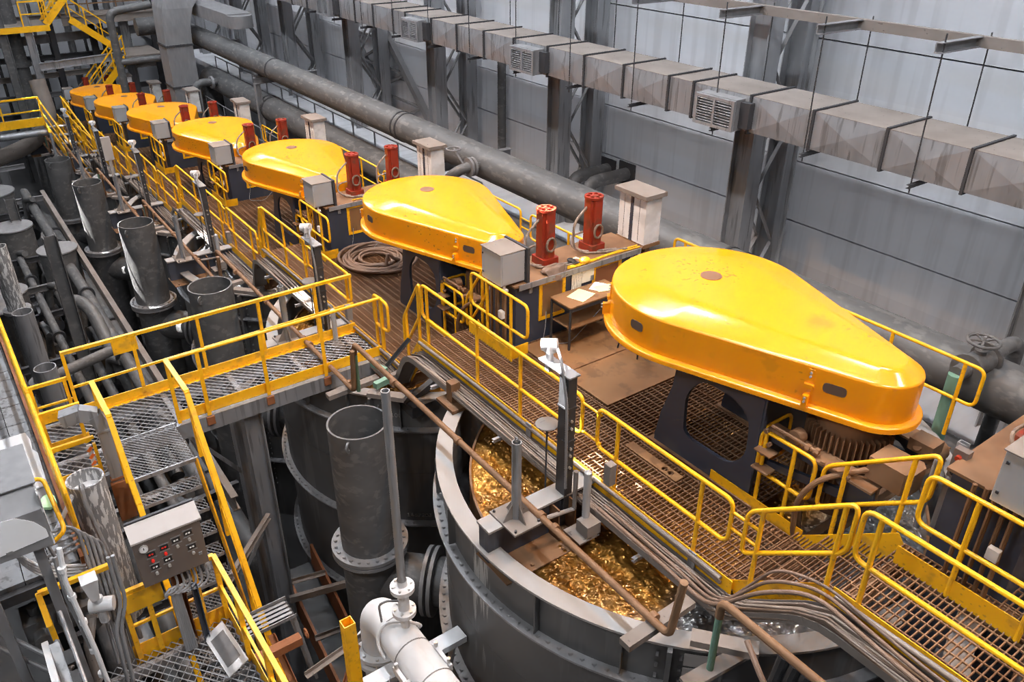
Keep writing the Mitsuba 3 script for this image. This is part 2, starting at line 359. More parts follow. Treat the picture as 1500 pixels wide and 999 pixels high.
# air duct
DX = [-41.5, -40.2, -38.9, -37.6, -36.3, -35.0, -33.7, -32.4, -31.1, -29.8, -28.5, -27.2, -25.95, -24.83, -23.61, -22.39, -21.64, -20.23, -18.97, -17.72, -16.46, -15.16, -13.88, -12.64, -11.36, -10.72, -9.36, -8.06, -6.73, -5.41, -4.1, -2.8, -1.5, -.2]
DY0, DY1, DZ0, DZ1 = 12.0, 13.14, 2.43, 3.05
key = thing('air_duct', 'long rectangular galvanised air duct with a dusty top hung along the right wall', 'duct')
for i in range(len(DX) - 1):
    a, b = DX[i] + .012, DX[i + 1] - .012; xm, zm = (a + b) / 2, (DZ0 + DZ1) / 2; bu = .045 if b - a > .9 else .0
    m = MB()
    m.raw([(a, DY0, DZ0), (b, DY0, DZ0), (b, DY0, DZ1), (a, DY0, DZ1), (xm, DY0 - bu, zm)], [[0, 1, 4], [1, 2, 4], [2, 3, 4], [3, 0, 4]])
    m.box(a, b, DY0 + .01, DY1, DZ0, DZ1 - .004)
    sk = part(key, 'section', m, 'galvanised', False)
    part(sk, 'top_sheet', MB().box(a, b, DY0 + .004, DY1, DZ1 - .003, DZ1 + .006), 'dusty', False)
for x in DX[1:-1]:
    m = MB(); m.box(x - .022, x + .022, DY0 - .035, DY0 + .0, DZ0 - .03, DZ1 + .03); m.box(x - .022, x + .022, DY0 - .035, DY1 + .03, DZ1 + .007, DZ1 + .035); m.box(x - .022, x + .022, DY0 - .035, DY1 + .03, DZ0 - .035, DZ0)
    part(key, 'seam_flange', m, 'dark_steel', False)
for i, x in enumerate((-9.93, -15.75, -20.95, -26.6)):
    lv = thing('duct_louvre', f'grey slatted louvre box on the air duct, {["nearest, by the column behind the nearest cover", "second from the right", "third from the right", "fourth from the right"][i]}', 'vent')
    m = MB(); m.box(x - .44, x + .44, 11.74, 12.0, 2.44, 2.99); part(lv, 'box', m, 'steel', False)
    m = MB(); w = .05
    for a in ((x - .46, x - .40, 2.44, 2.98), (x + .40, x + .46, 2.44, 2.98), (x - .02, x + .02, 2.44, 2.98), (x - .4, x + .4, 2.44, 2.49), (x - .4, x + .4, 2.93, 2.98)): m.box(a[0], a[1], 11.68, 11.74, a[2], a[3])
    part(lv, 'frame', m, 'galvanised', False)
    for s in (-1, 1):
        for k in range(9):
            z = 2.515 + k * .048
            part(lv, 'slat', MB().beam((x + s * .21 - .185, 11.71, z), (x + s * .21 + .185, 11.71, z), .05, .008, (0, .5, .8)), 'galvanised', False)
    m = MB(); m.box(x + .45, x + .66, 11.86, 12.0, 2.5, 2.95); part(lv, 'damper_box', m, 'dark_steel', False)
solo('duct_spur', 'short rectangular duct end with a rounded lip below the long air duct', 'duct', MB().box(-39, -34.2, 11.0, 12.0, 1.15, 1.65).lathe([(.0, 1.15), (.5, 1.15), (.5, 1.6), (0, 1.6)], (-34.2, 11.5, 0), 24), 'steel', 30)
# hanger frame and rods
key = thing('duct_hanger', 'long dusty steel beam with arms and thin rods that hold the air duct', 'hanger')
part(key, 'beam', MB().channel((-41, 12.9, 4.33), (1, 12.9, 4.33), .1, .16, .014), 'dusty', False)
for x in [-6.15, -8.1, -10.1, -12.3] + [-14.3 - 2 * k for k in range(8)]:
    part(key, 'arm', MB().channel((x, 12.85, 4.33), (x - .05, 11.85, 4.33), .1, .15, .014), 'steel', False)
    for y in (11.94, 13.22): part(key, 'rod', MB().cyl((x - .02, y, 4.52 if y < 13 else 4.42), (x, y, 2.22), .011, 6), 'dark_steel')
    part(key, 'cradle', MB().channel((x, 11.86, 2.33), (x, 13.3, 2.33), .05, .06, .008), 'dark_steel', False)
# big pipes
PY, PZ, PR = 11.2, .19, .40
key = thing('large_pipe', 'large grey pipe running the whole length of the hall in front of the wall columns', 'pipe')
part(key, 'barrel', MB().tube([(-41.5, PY, PZ), (8, PY, PZ)], PR, 40), 'pipe_grey')
for x in (-30.2, -20.75, -20.5, -8.75, -8.45, -2.2):
    part(key, 'strap', MB().tube([(x - .03, PY, PZ), (x + .03, PY, PZ)], PR + .02, 40), 'dark_steel')
part(key, 'end_bend', MB().tube(fillet([(-41.4, PY, PZ), (-43.2, PY, PZ), (-43.2, 9.6, PZ)], 1.2, 9), PR, 32), 'pipe_grey')
key = thing('lower_pipe', 'pale grey pipe running below and in front of the large pipe', 'pipe')
part(key, 'barrel', MB().tube([(-37.5, 11.3, -1.46), (8, 11.3, -1.46)], .47, 36), 'pipe_grey')
for x in (-31.5, -31.2, -12.6): part(key, 'strap', MB().tube([(x - .03, 11.3, -1.46), (x + .03, 11.3, -1.46)], .49, 36), 'dark_steel')
part(key, 'end_bend', MB().tube(fillet([(-37.4, 11.3, -1.46), (-38.9, 11.3, -1.46), (-38.9, 11.3, -4.5)], .8, 8), .47, 28), 'pipe_grey')
key = thing('gooseneck_pipe', 'thin grey gooseneck pipe bending down at the far end of the lower pipe', 'pipe')
part(key, 'barrel', MB().tube(fillet([(-36.4, 11.2, -1.3), (-36.4, 9.9, -1.2), (-36.4, 9.9, -5)], .5, 8), .16, 14), 'pipe_grey')
part(key, 'flange', MB().cyl((-36.4, 10.6, -1.26), (-36.4, 10.7, -1.26), .26, 20), 'steel')
for i, x in enumerate((-40.0, -31.4, -18.4)):
    key = thing('pipe_bracket', f'steel bracket frame carrying the large pipe, {["at the far end", "in the middle with a tall post", "behind the second yellow cover"][i]}', 'bracket')
    part(key, 'cross_beam', MB().ibeam((x, 13.3, -.36), (x, 10.75, -.36), .2, .24, .02), 'steel', False)
    part(key, 'post', MB().ibeam((x, 10.85, -.48), (x, 10.85, -8.0), .2, .2, .02, (0, 1, 0)), 'galvanised', False)
    part(key, 'saddle', MB().box(x - .1, x + .1, PY - .4, PY + .4, -.24, -.16), 'dark_steel', False)
# branch with a valve on the big pipe
key = thing('branch_valve', 'small bent pipe with a flange and handwheel on the large pipe behind the second cover', 'valve')
part(key, 'elbow', MB().tube(fillet([(-16.3, 11.0, .25), (-16.3, 10.2, .25), (-16.9, 10.0, -.4)], .35, 8), .13, 14), 'pipe_grey')
part(key, 'flange', MB().cyl((-16.3, 10.52, .25), (-16.3, 10.58, .25), .23, 20), 'steel'); part(key, 'flange', MB().cyl((-16.3, 10.62, .25), (-16.3, 10.68, .25), .23, 20), 'steel')
ring = lambda c, R, r, n=28, ax='z': MB().tube([np.array(c) + (np.array([math.cos(t) * R, math.sin(t) * R, 0]) if ax == 'z' else np.array([math.cos(t) * R, 0, math.sin(t) * R])) for t in np.arange(n) * 2 * np.pi / n], r, 8, closed=True)
part(key, 'handwheel', ring((-16.75, 10.4, .62), .17, .02), 'steel'); part(key, 'stem', MB().cyl((-16.5, 10.5, .3), (-16.75, 10.4, .64), .025, 8), 'steel')
# twin bent pipes through the wall
for i, x in enumerate((-16.25, -15.5)):
    key = thing('wall_elbow_pipe', f'dark bent pipe coming out of the concrete wall, {["left", "right"][i]} one of two', 'pipe')
    z = -.62 if i == 0 else -.55
    part(key, 'barrel', MB().tube(fillet([(x, 15.2, z), (x, 13.8 - .1 * i, z), (x, 13.8 - .1 * i, -1.85)], .35, 9), .17, 18), 'pipe_grey')
    part(key, 'wall_plate', MB().box(x - .3, x + .3, 15.05, 15.09, z - .3, z + .3), 'dark_steel', False)
# valve at the right edge
key = thing('gate_valve', 'dusty gate valve with a spoked handwheel on a bent pipe at the right edge', 'valve')
part(key, 'pipe', MB().tube(fillet([(-4.05, 10.3, .62), (-4.0, 11.9, .66), (-4.0, 11.9, -1.8)], .3, 8), .11, 16), 'pipe_grey')
part(key, 'body', MB().cyl((-4.04, 10.55, .63), (-4.02, 11.0, .64), .17, 20).cyl((-4.03, 10.78, .63), (-4.03, 10.78, .85), .08, 14), 'pipe_grey')
for y in (10.5, 11.02): part(key, 'flange', MB().cyl((-4.03, y, .63), (-4.03, y + .05, .63), .22, 22), 'pipe_grey')
w = ring((-4.03, 10.78, .98), .2, .022)
for a in range(5): w.beam((-4.03, 10.78, .98), (-4.03 + .2 * math.cos(a * 1.2566), 10.78 + .2 * math.sin(a * 1.2566), .98), .025, .018)
part(key, 'handwheel', w, 'pipe_grey'); part(key, 'stem', MB().cyl((-4.03, 10.78, .8), (-4.03, 10.78, 1.05), .022, 8), 'steel')
part(key, 'lower_pipe', MB().tube([(-4.05, 10.3, .62), (-4.05, 10.32, -.9)], .10, 14), 'green_paint')
# service walkway with thin railings behind the lower pipe
def thin_rail(name, label, x0, x1, y, z, step=1.5, m='steel', h=1.05):
    key = thing(name, label, 'railing')
    part(key, 'top_rail', MB().tube([(x0, y, z + h), (x1, y, z + h)], .022, 6), m)
    part(key, 'mid_rail', MB().tube([(x0, y, z + h * .52), (x1, y, z + h * .52)], .018, 6), m)
    part(key, 'toe_board', MB().box(min(x0, x1), max(x0, x1), y - .004, y + .004, z, z + .12), m, False)
    n = max(2, int(abs(x1 - x0) / step) + 1)
    for k in range(n):
        x = x0 + (x1 - x0) * k / (n - 1); part(key, 'post', MB().beam((x, y, z), (x, y, z + h), .04, .04), m, False)
    return key
struct('trim_1', MB().box(-41, 2, 12.0, 12.7, -2.0, -1.95), 'steel')
thin_rail('service_railing', 'thin grey railing along the service walkway behind the large pipe', -40, -18, 12.05, -1.95)
thin_rail('service_railing', 'thin grey railing beside the lower pipe at the far end', -38, -24, 10.75, -3.2, 2.2)
# rectangular down duct at the far end
key = thing('down_duct', 'large grey rectangular duct coming down with a bend behind the furthest covers', 'duct')
part(key, 'shaft', MB().box(-38.9, -37.7, 9.4, 10.5, -5, .1), 'steel', False)
m = MB(); pts = [(.1, 0, 0), (.9, .15, 0), (1.6, .7, 0), (2.1, 1.6, 0)]
for k in range(3):
    z0, o0, _ = pts[k]; z1, o1, _ = pts[k + 1]
    v = []
    for z, o in ((z0, o0), (z1, o1)): v += [(-38.9 - o * .5, 9.4 + o * .2, z), (-37.7 - o * .1, 9.4 + o * .2, z - o * .05), (-37.7 - o * .1, 10.5 + o * .4, z - o * .1), (-38.9 - o * .5, 10.5 + o * .4, z)]
    m.raw(v, [[0, 1, 5, 4], [1, 2, 6, 5], [2, 3, 7, 6], [3, 0, 4, 7]])
part(key, 'bend', m, 'steel', False)
for z in (-3.2, -1.6, .1): part(key, 'seam_flange', MB().box(-38.94, -37.66, 9.36, 10.54, z - .04, z + .04), 'dark_steel', False)
#__NEXT__
# ------------------------------------------------------------------ railings
def loop_rail(key, p0, p1, posts=(), top=1.08, mid=.54, r=.024, m='rail_yellow', toe=0, xf=None, base=None, stubs=None):
    p0, p1 = np.asarray(p0, float), np.asarray(p1, float); Z = np.array([0, 0, 1.0])
    pts = fillet([p0 + Z * top, p1 + Z * top, p1 + Z * mid, p0 + Z * mid], .11, 6, True)
    part(key, 'rail_loop', MB().tube(pts, r, 10, closed=True), m, xf=xf)
    for t in posts:
        q = p0 + (p1 - p0) * t
        part(key, 'post', MB().tube([q - Z * .02, q + Z * (top - .01)], r * 1.05, 10), m, xf=xf)
    if toe: part(key, 'toe_board', MB().beam(p0 + Z * toe / 2, p1 + Z * toe / 2, .008, toe), m, False, xf=xf)
    for h in (stubs or ()):
        d = (p1 - p0) / np.linalg.norm(p1 - p0); part(key, 'link', MB().tube([p1 + Z * h, p1 + d * .34 + Z * h], r * .7, 8), m, xf=xf)
def square_rail(key, pts, floor, m='rail_yellow', top=1.1, mid=.55, s=.05, posts=(), toe=0, flat=False):
    pts = [np.asarray(p, float) for p in pts]; Z = np.array([0, 0, 1.0])
    for a, b in zip(pts[:-1], pts[1:]):
        part(key, 'top_rail', MB().beam(a + Z * top, b + Z * top, s, s), m, False)
        if mid: part(key, 'mid_rail', MB().beam(a + Z * mid, b + Z * mid, s * .6, s * .6), m, False)
        if toe: part(key, 'toe_board', MB().beam(a + Z * toe / 2, b + Z * toe / 2, .008, toe), m, False)
    for q in posts:
        q = np.asarray(q, float); part(key, 'post', MB().beam(q, q + Z * top, s, s, (0, 1, 0)), m, False)

# ------------------------------------------------------------------ gratings
def grating(x0, x1, y0, y1, z, sp=.04, cross=.12, along='y', t=.006, h=.03):
    m = MB(); hv = h
    if along == 'y':
        for x in np.arange(x0, x1 + 1e-6, sp): m.box(x - t / 2, x + t / 2, y0, y1, z - hv, z)
        for y in np.arange(y0 + .02, y1, cross): m.box(x0, x1, y - .006, y + .006, z - .012, z + .004)
    else:
        for y in np.arange(y0, y1 + 1e-6, sp): m.box(x0, x1, y - t / 2, y + t / 2, z - hv, z)
        for x in np.arange(x0 + .02, x1, cross): m.box(x - .004, x + .004, y0, y1, z - .012, z + .002)
    return m
def mesh_plate(x0, x1, y0, y1, z, px=.07, py=.035, w=.014, t=.006):
    """expanded metal: zigzag strands"""
    m = MB(); n = int(round((y1 - y0) / py)); k = int(round((x1 - x0) / px)) * 2
    for i in range(n + 1):
        y = y0 + (y1 - y0) * i / n; s = 1 if i % 2 == 0 else -1
        xs = np.linspace(x0, x1, k + 1); ys = y + s * np.where(np.arange(k + 1) % 2 == 0, .5, -.5) * (y1 - y0) / n
        ys = np.clip(ys, y0, y1)
        v = np.concatenate([np.stack([xs, ys - w / 2, xs * 0 + z], 1), np.stack([xs, ys + w / 2, xs * 0 + z + t], 1)])
        f = [(j, j + 1, k + 1 + j + 1, k + 1 + j) for j in range(k)]
        m.raw(v, f)
    return m

# ------------------------------------------------------------------ one flotation machine with its tank and piece of platform
ORD = {-1: 'right edge', 0: 'nearest', 1: 'second nearest', 2: 'third nearest', 3: 'fourth nearest', 4: 'fifth nearest', 5: 'sixth nearest', 6: 'farthest'}
OFF = {-1: (7.30, 0, .80), 0: (0, 0, 0), 1: (-6.84, 0, -.83), 2: (-13.43, 0, -1.61), 3: (-19.78, 0, -2.35), 4: (-25.75, 0, -3.05), 5: (-31.7, 0, -3.80), 6: (-37.3, 0, -4.42)}
CX, CY, RR, RIMZ = -5.84, 7.26, 3.45, -.30
SX, SY, MX, MY = -3.58, 7.31, -3.76, 7.27
BX, BY, R1_, R2_ = -5.94, 7.33, 1.20, .41
def outline(inset, n=64):
    """hull of two circles, sampled by the direction of the normal"""
    r1, r2 = R1_ - inset, R2_ - inset
    th = math.atan2(SY - BY, SX - BX); al = math.acos((r1 - r2) / math.hypot(SX - BX, SY - BY))
    ang = th + np.concatenate([np.linspace(al, 2 * np.pi - al, 46), np.linspace(-al, al, 26)])
    cx = np.concatenate([np.full(46, BX), np.full(26, SX)]); cy = np.concatenate([np.full(46, BY), np.full(26, SY)])
    rr = np.concatenate([np.full(46, r1), np.full(26, r2)])
    return np.stack([cx + rr * np.cos(ang), cy + rr * np.sin(ang)], 1)
def lid_mesh():
    prof = [(.02, 1.58), (0, 1.60), (0, 2.012), (.006, 2.032), (.022, 2.044)]
    V = []; N = 72
    for ins, z in prof: V.append(np.c_[outline(ins), np.full(N, z)])
    q = outline(.022); d = np.array([SX - BX, SY - BY]); t = np.clip(((q - [BX, BY]) @ d) / (d @ d), 0, 1)[:, None]; ax_ = np.array([BX, BY]) + t * d
    rows = ((.90, 2.068), (.80, 2.094), (.70, 2.119), (.64, 2.132), (.58, 2.142), (.52, 2.148), (.42, 2.152), (.25, 2.155), (.1, 2.156))
    for sc, z in rows: V.append(np.c_[ax_ + (q - ax_) * sc, np.full(N, z)])
    V = np.vstack(V); k = len(prof) + len(rows)
    F = [(i * N + j, i * N + (j + 1) % N, (i + 1) * N + (j + 1) % N, (i + 1) * N + j) for i in range(k - 1) for j in range(N)]
    F = np.array(F); F = np.vstack([F[:, [0, 1, 2]], F[:, [0, 2, 3]]])
    top = (k - 1) * N
    tv, tf = trimesh.creation.triangulate_polygon(Polygon(V[top:, :2]), engine='earcut')
    V2 = np.vstack([V, np.c_[tv, np.full(len(tv), 2.156)]]); F = np.vstack([F, np.asarray(tf) + len(V)])
    m = trimesh.Trimesh(V2, F, process=False); m.merge_vertices(); m.fix_normals(); return m
def rim_mesh():
    V = []; prof = [(-.06, 1.515), (-.075, 1.525), (-.075, 1.575), (-.06, 1.592), (.01, 1.598)]
    N = 72
    for ins, z in prof: V.append(np.c_[outline(ins), np.full(N, z)])
    F = [(i * N + j, i * N + (j + 1) % N, (i + 1) * N + (j + 1) % N, (i + 1) * N + j) for i in range(len(prof) - 1) for j in range(N)]
    return MB().raw(np.vstack(V), F).raw(np.r_[np.c_[outline(-.06), np.full(N, 1.515)], np.c_[outline(.2), np.full(N, 1.505)]], [(j, N + j, N + (j + 1) % N, (j + 1) % N) for j in range(N)])
def side_point(ang, which):
    c, r = ((BX, BY), R1_) if which == 1 else ((SX, SY), R2_)
    n = np.array([math.cos(ang), math.sin(ang), 0]); return np.array([c[0], c[1], 0]) + n * r, n
def on_side(poly, p, n, h=.01):
    t = np.array([-n[1], n[0], 0]); M = np.eye(4); M[:3, 0], M[:3, 1], M[:3, 2], M[:3, 3] = t, (0, 0, 1), n, p
    return MB().prism(poly, h, M)
AL = math.acos((R1_ - R2_) / (SX - BX))
FLAT0 = np.array([BX, BY, 0]) + R1_ * np.array([math.cos(-AL), math.sin(-AL), 0]); FLAT1 = np.array([SX, SY, 0]) + R2_ * np.array([math.cos(-AL), math.sin(-AL), 0])
FN = np.array([math.cos(-AL), math.sin(-AL), 0])
def frame_plate(y, hole=True):
    out = Polygon([(-5.93, 0), (-5.93, .1), (-5.86, .5), (-5.72, .95), (-5.66, 1.53), (-4.36, 1.53), (-4.36, .9), (-4.40, 0)])
    if hole:
        h = Polygon(fillet([(-5.47, .36, 0), (-4.72, .36, 0), (-4.52, .62, 0), (-4.55, 1.12, 0), (-4.8, 1.26, 0), (-5.28, 1.26, 0), (-5.5, .95, 0)], .16, 5, True)[:, :2])
        out = out.difference(h)
    return MB().prism(out, .05, tr(XZ, (0, y, 0)))
def motor_mesh():
    m = MB().lathe([(0, .12), (.22, .13), (.33, .22), (.38, .34), (.38, 1.46), (0, 1.46)], (MX + .02, MY, 0), 36)
    return m
def fins_mesh():
    m = MB()
    for a in np.arange(0, 2 * np.pi, np.pi / 22):
        c, s_ = math.cos(a), math.sin(a); m.beam((MX + .02 + .41 * c, MY + .41 * s_, .42), (MX + .02 + .41 * c, MY + .41 * s_, 1.3), .012, .09, (c, s_, 0))
    return m
def machine(k):
    xf = OFF[k]; o = ORD[k]; near = k in (0, 1)
    key = thing('flotation_drive', f'flotation drive under a pear shaped glossy yellow cover, {o} of the row', 'machine')
    cv = part(key, 'cover', proto('lid', lid_mesh, 'cover_yellow', 50), None, xf=xf, label='glossy yellow pear shaped cover with a bevelled top')
    part(cv, 'rim', proto('lidrim', rim_mesh, 'cover_yellow', 50), None, xf=xf)
    part(cv, 'inspection_disc', proto('disc', lambda: MB().lathe([(0, 2.166), (.125, 2.166), (.13, 2.163), (.13, 2.14)], (BX, BY, 0), 32), 'disc_brown', 30), None, xf=xf, label='round brown disc on top')
    for nm, (p, n) in {'a': side_point(-1.58, 1), 'b': (FLAT0 + (FLAT1 - FLAT0) * .85, FN)}.items():
        part(cv, 'slot_screen', proto('slot' + nm, lambda: on_side(rrect(.24 if nm == 'b' else .2, .115, .055, 8), p + np.array([0, 0, 1.84]), n, .004), 'slot_mesh', False), None, xf=xf, label='rounded slot with a dark screen')
    for nm, (p, n) in {'a': (FLAT0 + (FLAT1 - FLAT0) * .735, FN), 'b': side_point(-2.3, 1)}.items():
        lt = part(cv, 'latch', proto('latch' + nm, lambda: on_side(rrect(.07, .20, .01, 3), p + np.array([0, 0, 1.90]), n, .012).tm(on_side(rrect(.1, .05, .012, 3), p + np.array([0, 0, 1.81]) , n, .045).mesh()).tm(on_side(rrect(.06, .16, .01, 3), p + np.array([0, 0, 1.645]), n, .095).mesh()), 'cover_yellow', False), None, xf=xf, label='bolted latch plate')
        for dz in (1.965, 1.92, 1.70, 1.66):
            off = .012 if dz > 1.7 else .095
            part(lt, 'bolt', proto(f'lbolt{nm}{dz}', lambda: MB().cyl(p + np.array([0, 0, dz]) + n * off, p + np.array([0, 0, dz]) + n * (off + .02), .013, 8), 'bolt', False), None, xf=xf)
    part(key, 'frame_plate', proto('fpa', lambda: frame_plate(6.66), 'navy', 30), None, xf=xf, label='navy plate with a large rounded hole')
    part(key, 'frame_plate', proto('fpb', lambda: frame_plate(7.95), 'navy', 30), None, xf=xf)
    part(key, 'frame_web', proto('fweb', lambda: MB().box(-4.44, -4.38, 6.66, 7.95, .55, 1.46).box(-5.6, -4.4, 6.66, 7.95, 1.45, 1.51), 'navy', False), None, xf=xf)
    for y in (6.56, 7.86): part(key, 'base_rail', proto(f'fbase{y}', lambda: MB().box(-6.0, -4.3, y, y + .18, .0, .03), 'brown_steel', False), None, xf=xf)
    part(key, 'bearing_housing', proto('bear', lambda: MB().lathe([(.0, .95), (.2, .95), (.22, 1.1), (.32, 1.2), (.32, 1.50), (0, 1.50)], (-5.25, CY, 0), 28), 'black', 30), None, xf=xf)
    if k <= 3:
        def armbeam(y):
            return MB().prism(Polygon([(-4.4, .55), (-4.4, 1.05), (-3.05, 1.05), (-3.02, .9), (-3.15, .78)], [[(-4.28, .66), (-4.28, .93), (-3.45, .93), (-3.35, .86)][::-1]]), .05, tr(XZ, (0, y, 0)))
        part(key, 'motor_arm', proto('arma', lambda: armbeam(6.74), 'navy', False), None, xf=xf); part(key, 'motor_arm', proto('armb', lambda: armbeam(7.9), 'navy', False), None, xf=xf)
        for j, q in enumerate(((-4.4, -3.03, 6.62, 6.86, 1.05, 1.075), (-4.4, -3.03, 7.78, 8.02, 1.05, 1.075), (-4.42, -4.39, 6.60, 6.70, .3, 1.45))): part(key, 'arm_flange', proto(f'armf{j}', lambda: MB().box(*q), 'brown_steel' if j < 2 else 'navy', False), None, xf=xf)
        tn = part(key, 'tensioner', proto('tens', lambda: MB().cyl((-4.0, 6.66, 1.16), (-4.0, 6.78, 1.16), .085, 18).box(-4.05, -3.95, 6.68, 6.76, 1.07, 1.16).tube([(-4.25, 6.6, 1.2), (-3.72, 6.68, 1.14)], .022, 8), 'brown_steel', 30), None, xf=xf)
        for q in ((-3.74, 6.68), (-3.84, 6.66)): part(tn, 'nut', proto(f'tn{q[0]}', lambda: MB().cyl((q[0], q[1], 1.145), (q[0] + .045, q[1] + .006, 1.14), .042, 6), 'brown_steel', False), None, xf=xf)
        for q in ((-4.30, 6.63, 1.1), (-4.24, 6.63, .95), (-4.30, 6.63, .8), (-3.6, 6.63, 1.085), (-3.3, 6.63, 1.085)):
            part(key, 'bolt', proto(f'fb{q}', lambda: MB().cyl(q, (q[0], q[1] - .05, q[2]) if q[0] < -4 else (q[0], q[1], q[2] + .03), .028, 6), 'brown_steel', False), None, xf=xf)
        for z in (.62, .86): part(key, 'gusset', proto(f'gus{z}', lambda: MB().box(-4.36, -4.14, 6.5, 6.66, z, z + .015), 'brown_steel', False), None, xf=xf)
        mo = part(key, 'motor', proto('motor', motor_mesh, 'brown_steel', 30), None, xf=xf, label='brown upright motor with cooling ribs')
        part(mo, 'cooling_fins', proto('fins', fins_mesh, 'brown_steel', False), None, xf=xf)
        tb = part(mo, 'terminal_box', proto('tbox', lambda: MB().prism(Polygon([(-.22, -.17), (.16, -.17), (.22, -.1), (.22, .1), (.16, .17), (-.22, .17)]), .26, tr(np.eye(4), (MX + .78, 6.92, 1.12))), 'brown_steel', 20), None, xf=xf)
        for j in (0, 1):
            part(tb, 'cable', proto(f'tcab{j}', lambda: MB().tube(fillet([(MX + .62, 6.80 + .08 * j, 1.24 - .05 * j), (MX + .2, 6.55 + .1 * j, .95), (MX + .02, 6.52 + .1 * j, .55), (MX + .02, 6.62 + .1 * j, -.1), (MX + .4, 6.75 + .1 * j, -.4)], .35, 7), .032 - .006 * j, 10), 'brown_steel', 30), None, xf=xf)
        part(mo, 'lifting_eye', proto('eye', lambda: ring((MX + .2, 6.84, 1.02), .05, .016, 14, 'y'), 'brown_steel', 30), None, xf=xf)
        part(key, 'hinge_arm', proto('hinge', lambda: MB().cyl((MX + .75, 7.62, 1.12), (MX + .75, 7.80, 1.12), .12, 18).box(MX + .6, MX + .86, 7.4, 7.62, 1.22, 1.36).tube([(MX + .7, 7.4, 1.3), (MX + .8, 7.8, 1.05), (MX + .85, 7.7, .7)], .05, 10), 'brown_steel', 30), None, xf=xf)

def rivets(r, z, n, a0=2.2, a1=5.6, s=.022):
    m = MB()
    for a in np.linspace(a0, a1, n): m.box(-s, s, -s, s, 0, s) if False else m.raw(np.array([(-s, -s, 0), (s, -s, 0), (s, s, 0), (-s, s, 0), (-s * .6, -s * .6, s), (s * .6, -s * .6, s), (s * .6, s * .6, s), (-s * .6, s * .6, s)]) + [CX + r * math.cos(a), CY + r * math.sin(a), z], [[0, 1, 5, 4], [1, 2, 6, 5], [2, 3, 7, 6], [3, 0, 4, 7], [4, 5, 6, 7]])
    return m
def shell_text(txt, h, a, z, r, key):
    m = meshkit.text_mesh(txt, h, .004, False); v = np.array(m.vertices); w = v[:, 0].mean(); A = math.radians(a) + (v[:, 0] - w) / r; R = r + v[:, 2]
    return MB().raw(np.stack([CX + R * np.cos(A), CY + R * np.sin(A), z + v[:, 1]], 1), m.faces)
def froth_mesh(seed, n=130, R=2.97):
    from scipy.spatial import cKDTree
    g = np.random.default_rng(seed); u = np.linspace(-1, 1, n)
    X, Y = np.meshgrid(u, u, indexing='ij'); x, y = X * np.sqrt(1 - Y * Y / 2) * R, Y * np.sqrt(1 - X * X / 2) * R
    q = np.stack([x, y, np.full_like(x, seed * 3.1)], -1)
    z = .20 * (meshkit.fbm(q * 1.1, 3, seed) - .5) + .10 * (meshkit.fbm(q * 4, 3, seed + 5) - .5)
    sp = .052 if n > 220 else .11                                     # size of a bubble
    for s_, k in ((1.0, 1.0), (1.9, .5)):
        P_ = g.uniform(-R, R, (int((2 * R) ** 2 / (sp * s_) ** 2), 2)); rad = sp * s_ * g.uniform(.45, 1.05, len(P_))
        d, i = cKDTree(P_).query(np.stack([x.ravel(), y.ravel()], 1))
        hgt = np.sqrt(np.clip(1 - (d / rad[i]) ** 2, 0, 1)) * rad[i] * .62 * k
        z = z + hgt.reshape(x.shape)
    rr = np.hypot(x, y); z = (z + .06) * np.clip((R - rr) / .25, 0, 1) - .02
    i = np.arange((n - 1) * (n - 1)); a = (i // (n - 1)) * n + i % (n - 1)
    return MB().raw(np.stack([CX + .12 + x.ravel(), CY - .12 + y.ravel(), RIMZ - .24 + z.ravel()], 1), np.stack([a, a + n, a + n + 1, a + 1], 1))
def scale_tank(k, *keys):
    s, o = TSC[k], OFF[k]
    if s == 1: return
    for q in list(scene):
        if any(q == a or q.startswith(a + '__') for a in keys):
            scene[q]['to_world'] = T().translate(list(map(float, o))) @ T().translate([CX, CY, 0]) @ T().scale([s, s, 1]) @ T().translate([-CX, -CY, 0])
def seam_bolts():
    m = MB()
    for a in np.radians((308, 312)):
        for z in np.arange(-5.8, -.5, .16): q = np.array([CX + 3.38 * math.cos(a), CY + 3.38 * math.sin(a), z]); d = np.array([math.cos(a), math.sin(a), 0]); m.beam(q, q + d * .04, .03, .03)
    return m
TSC = {-1: 1.0, 0: 1.0, 1: .93, 2: .92, 3: .88, 4: .83, 5: .84, 6: .76}
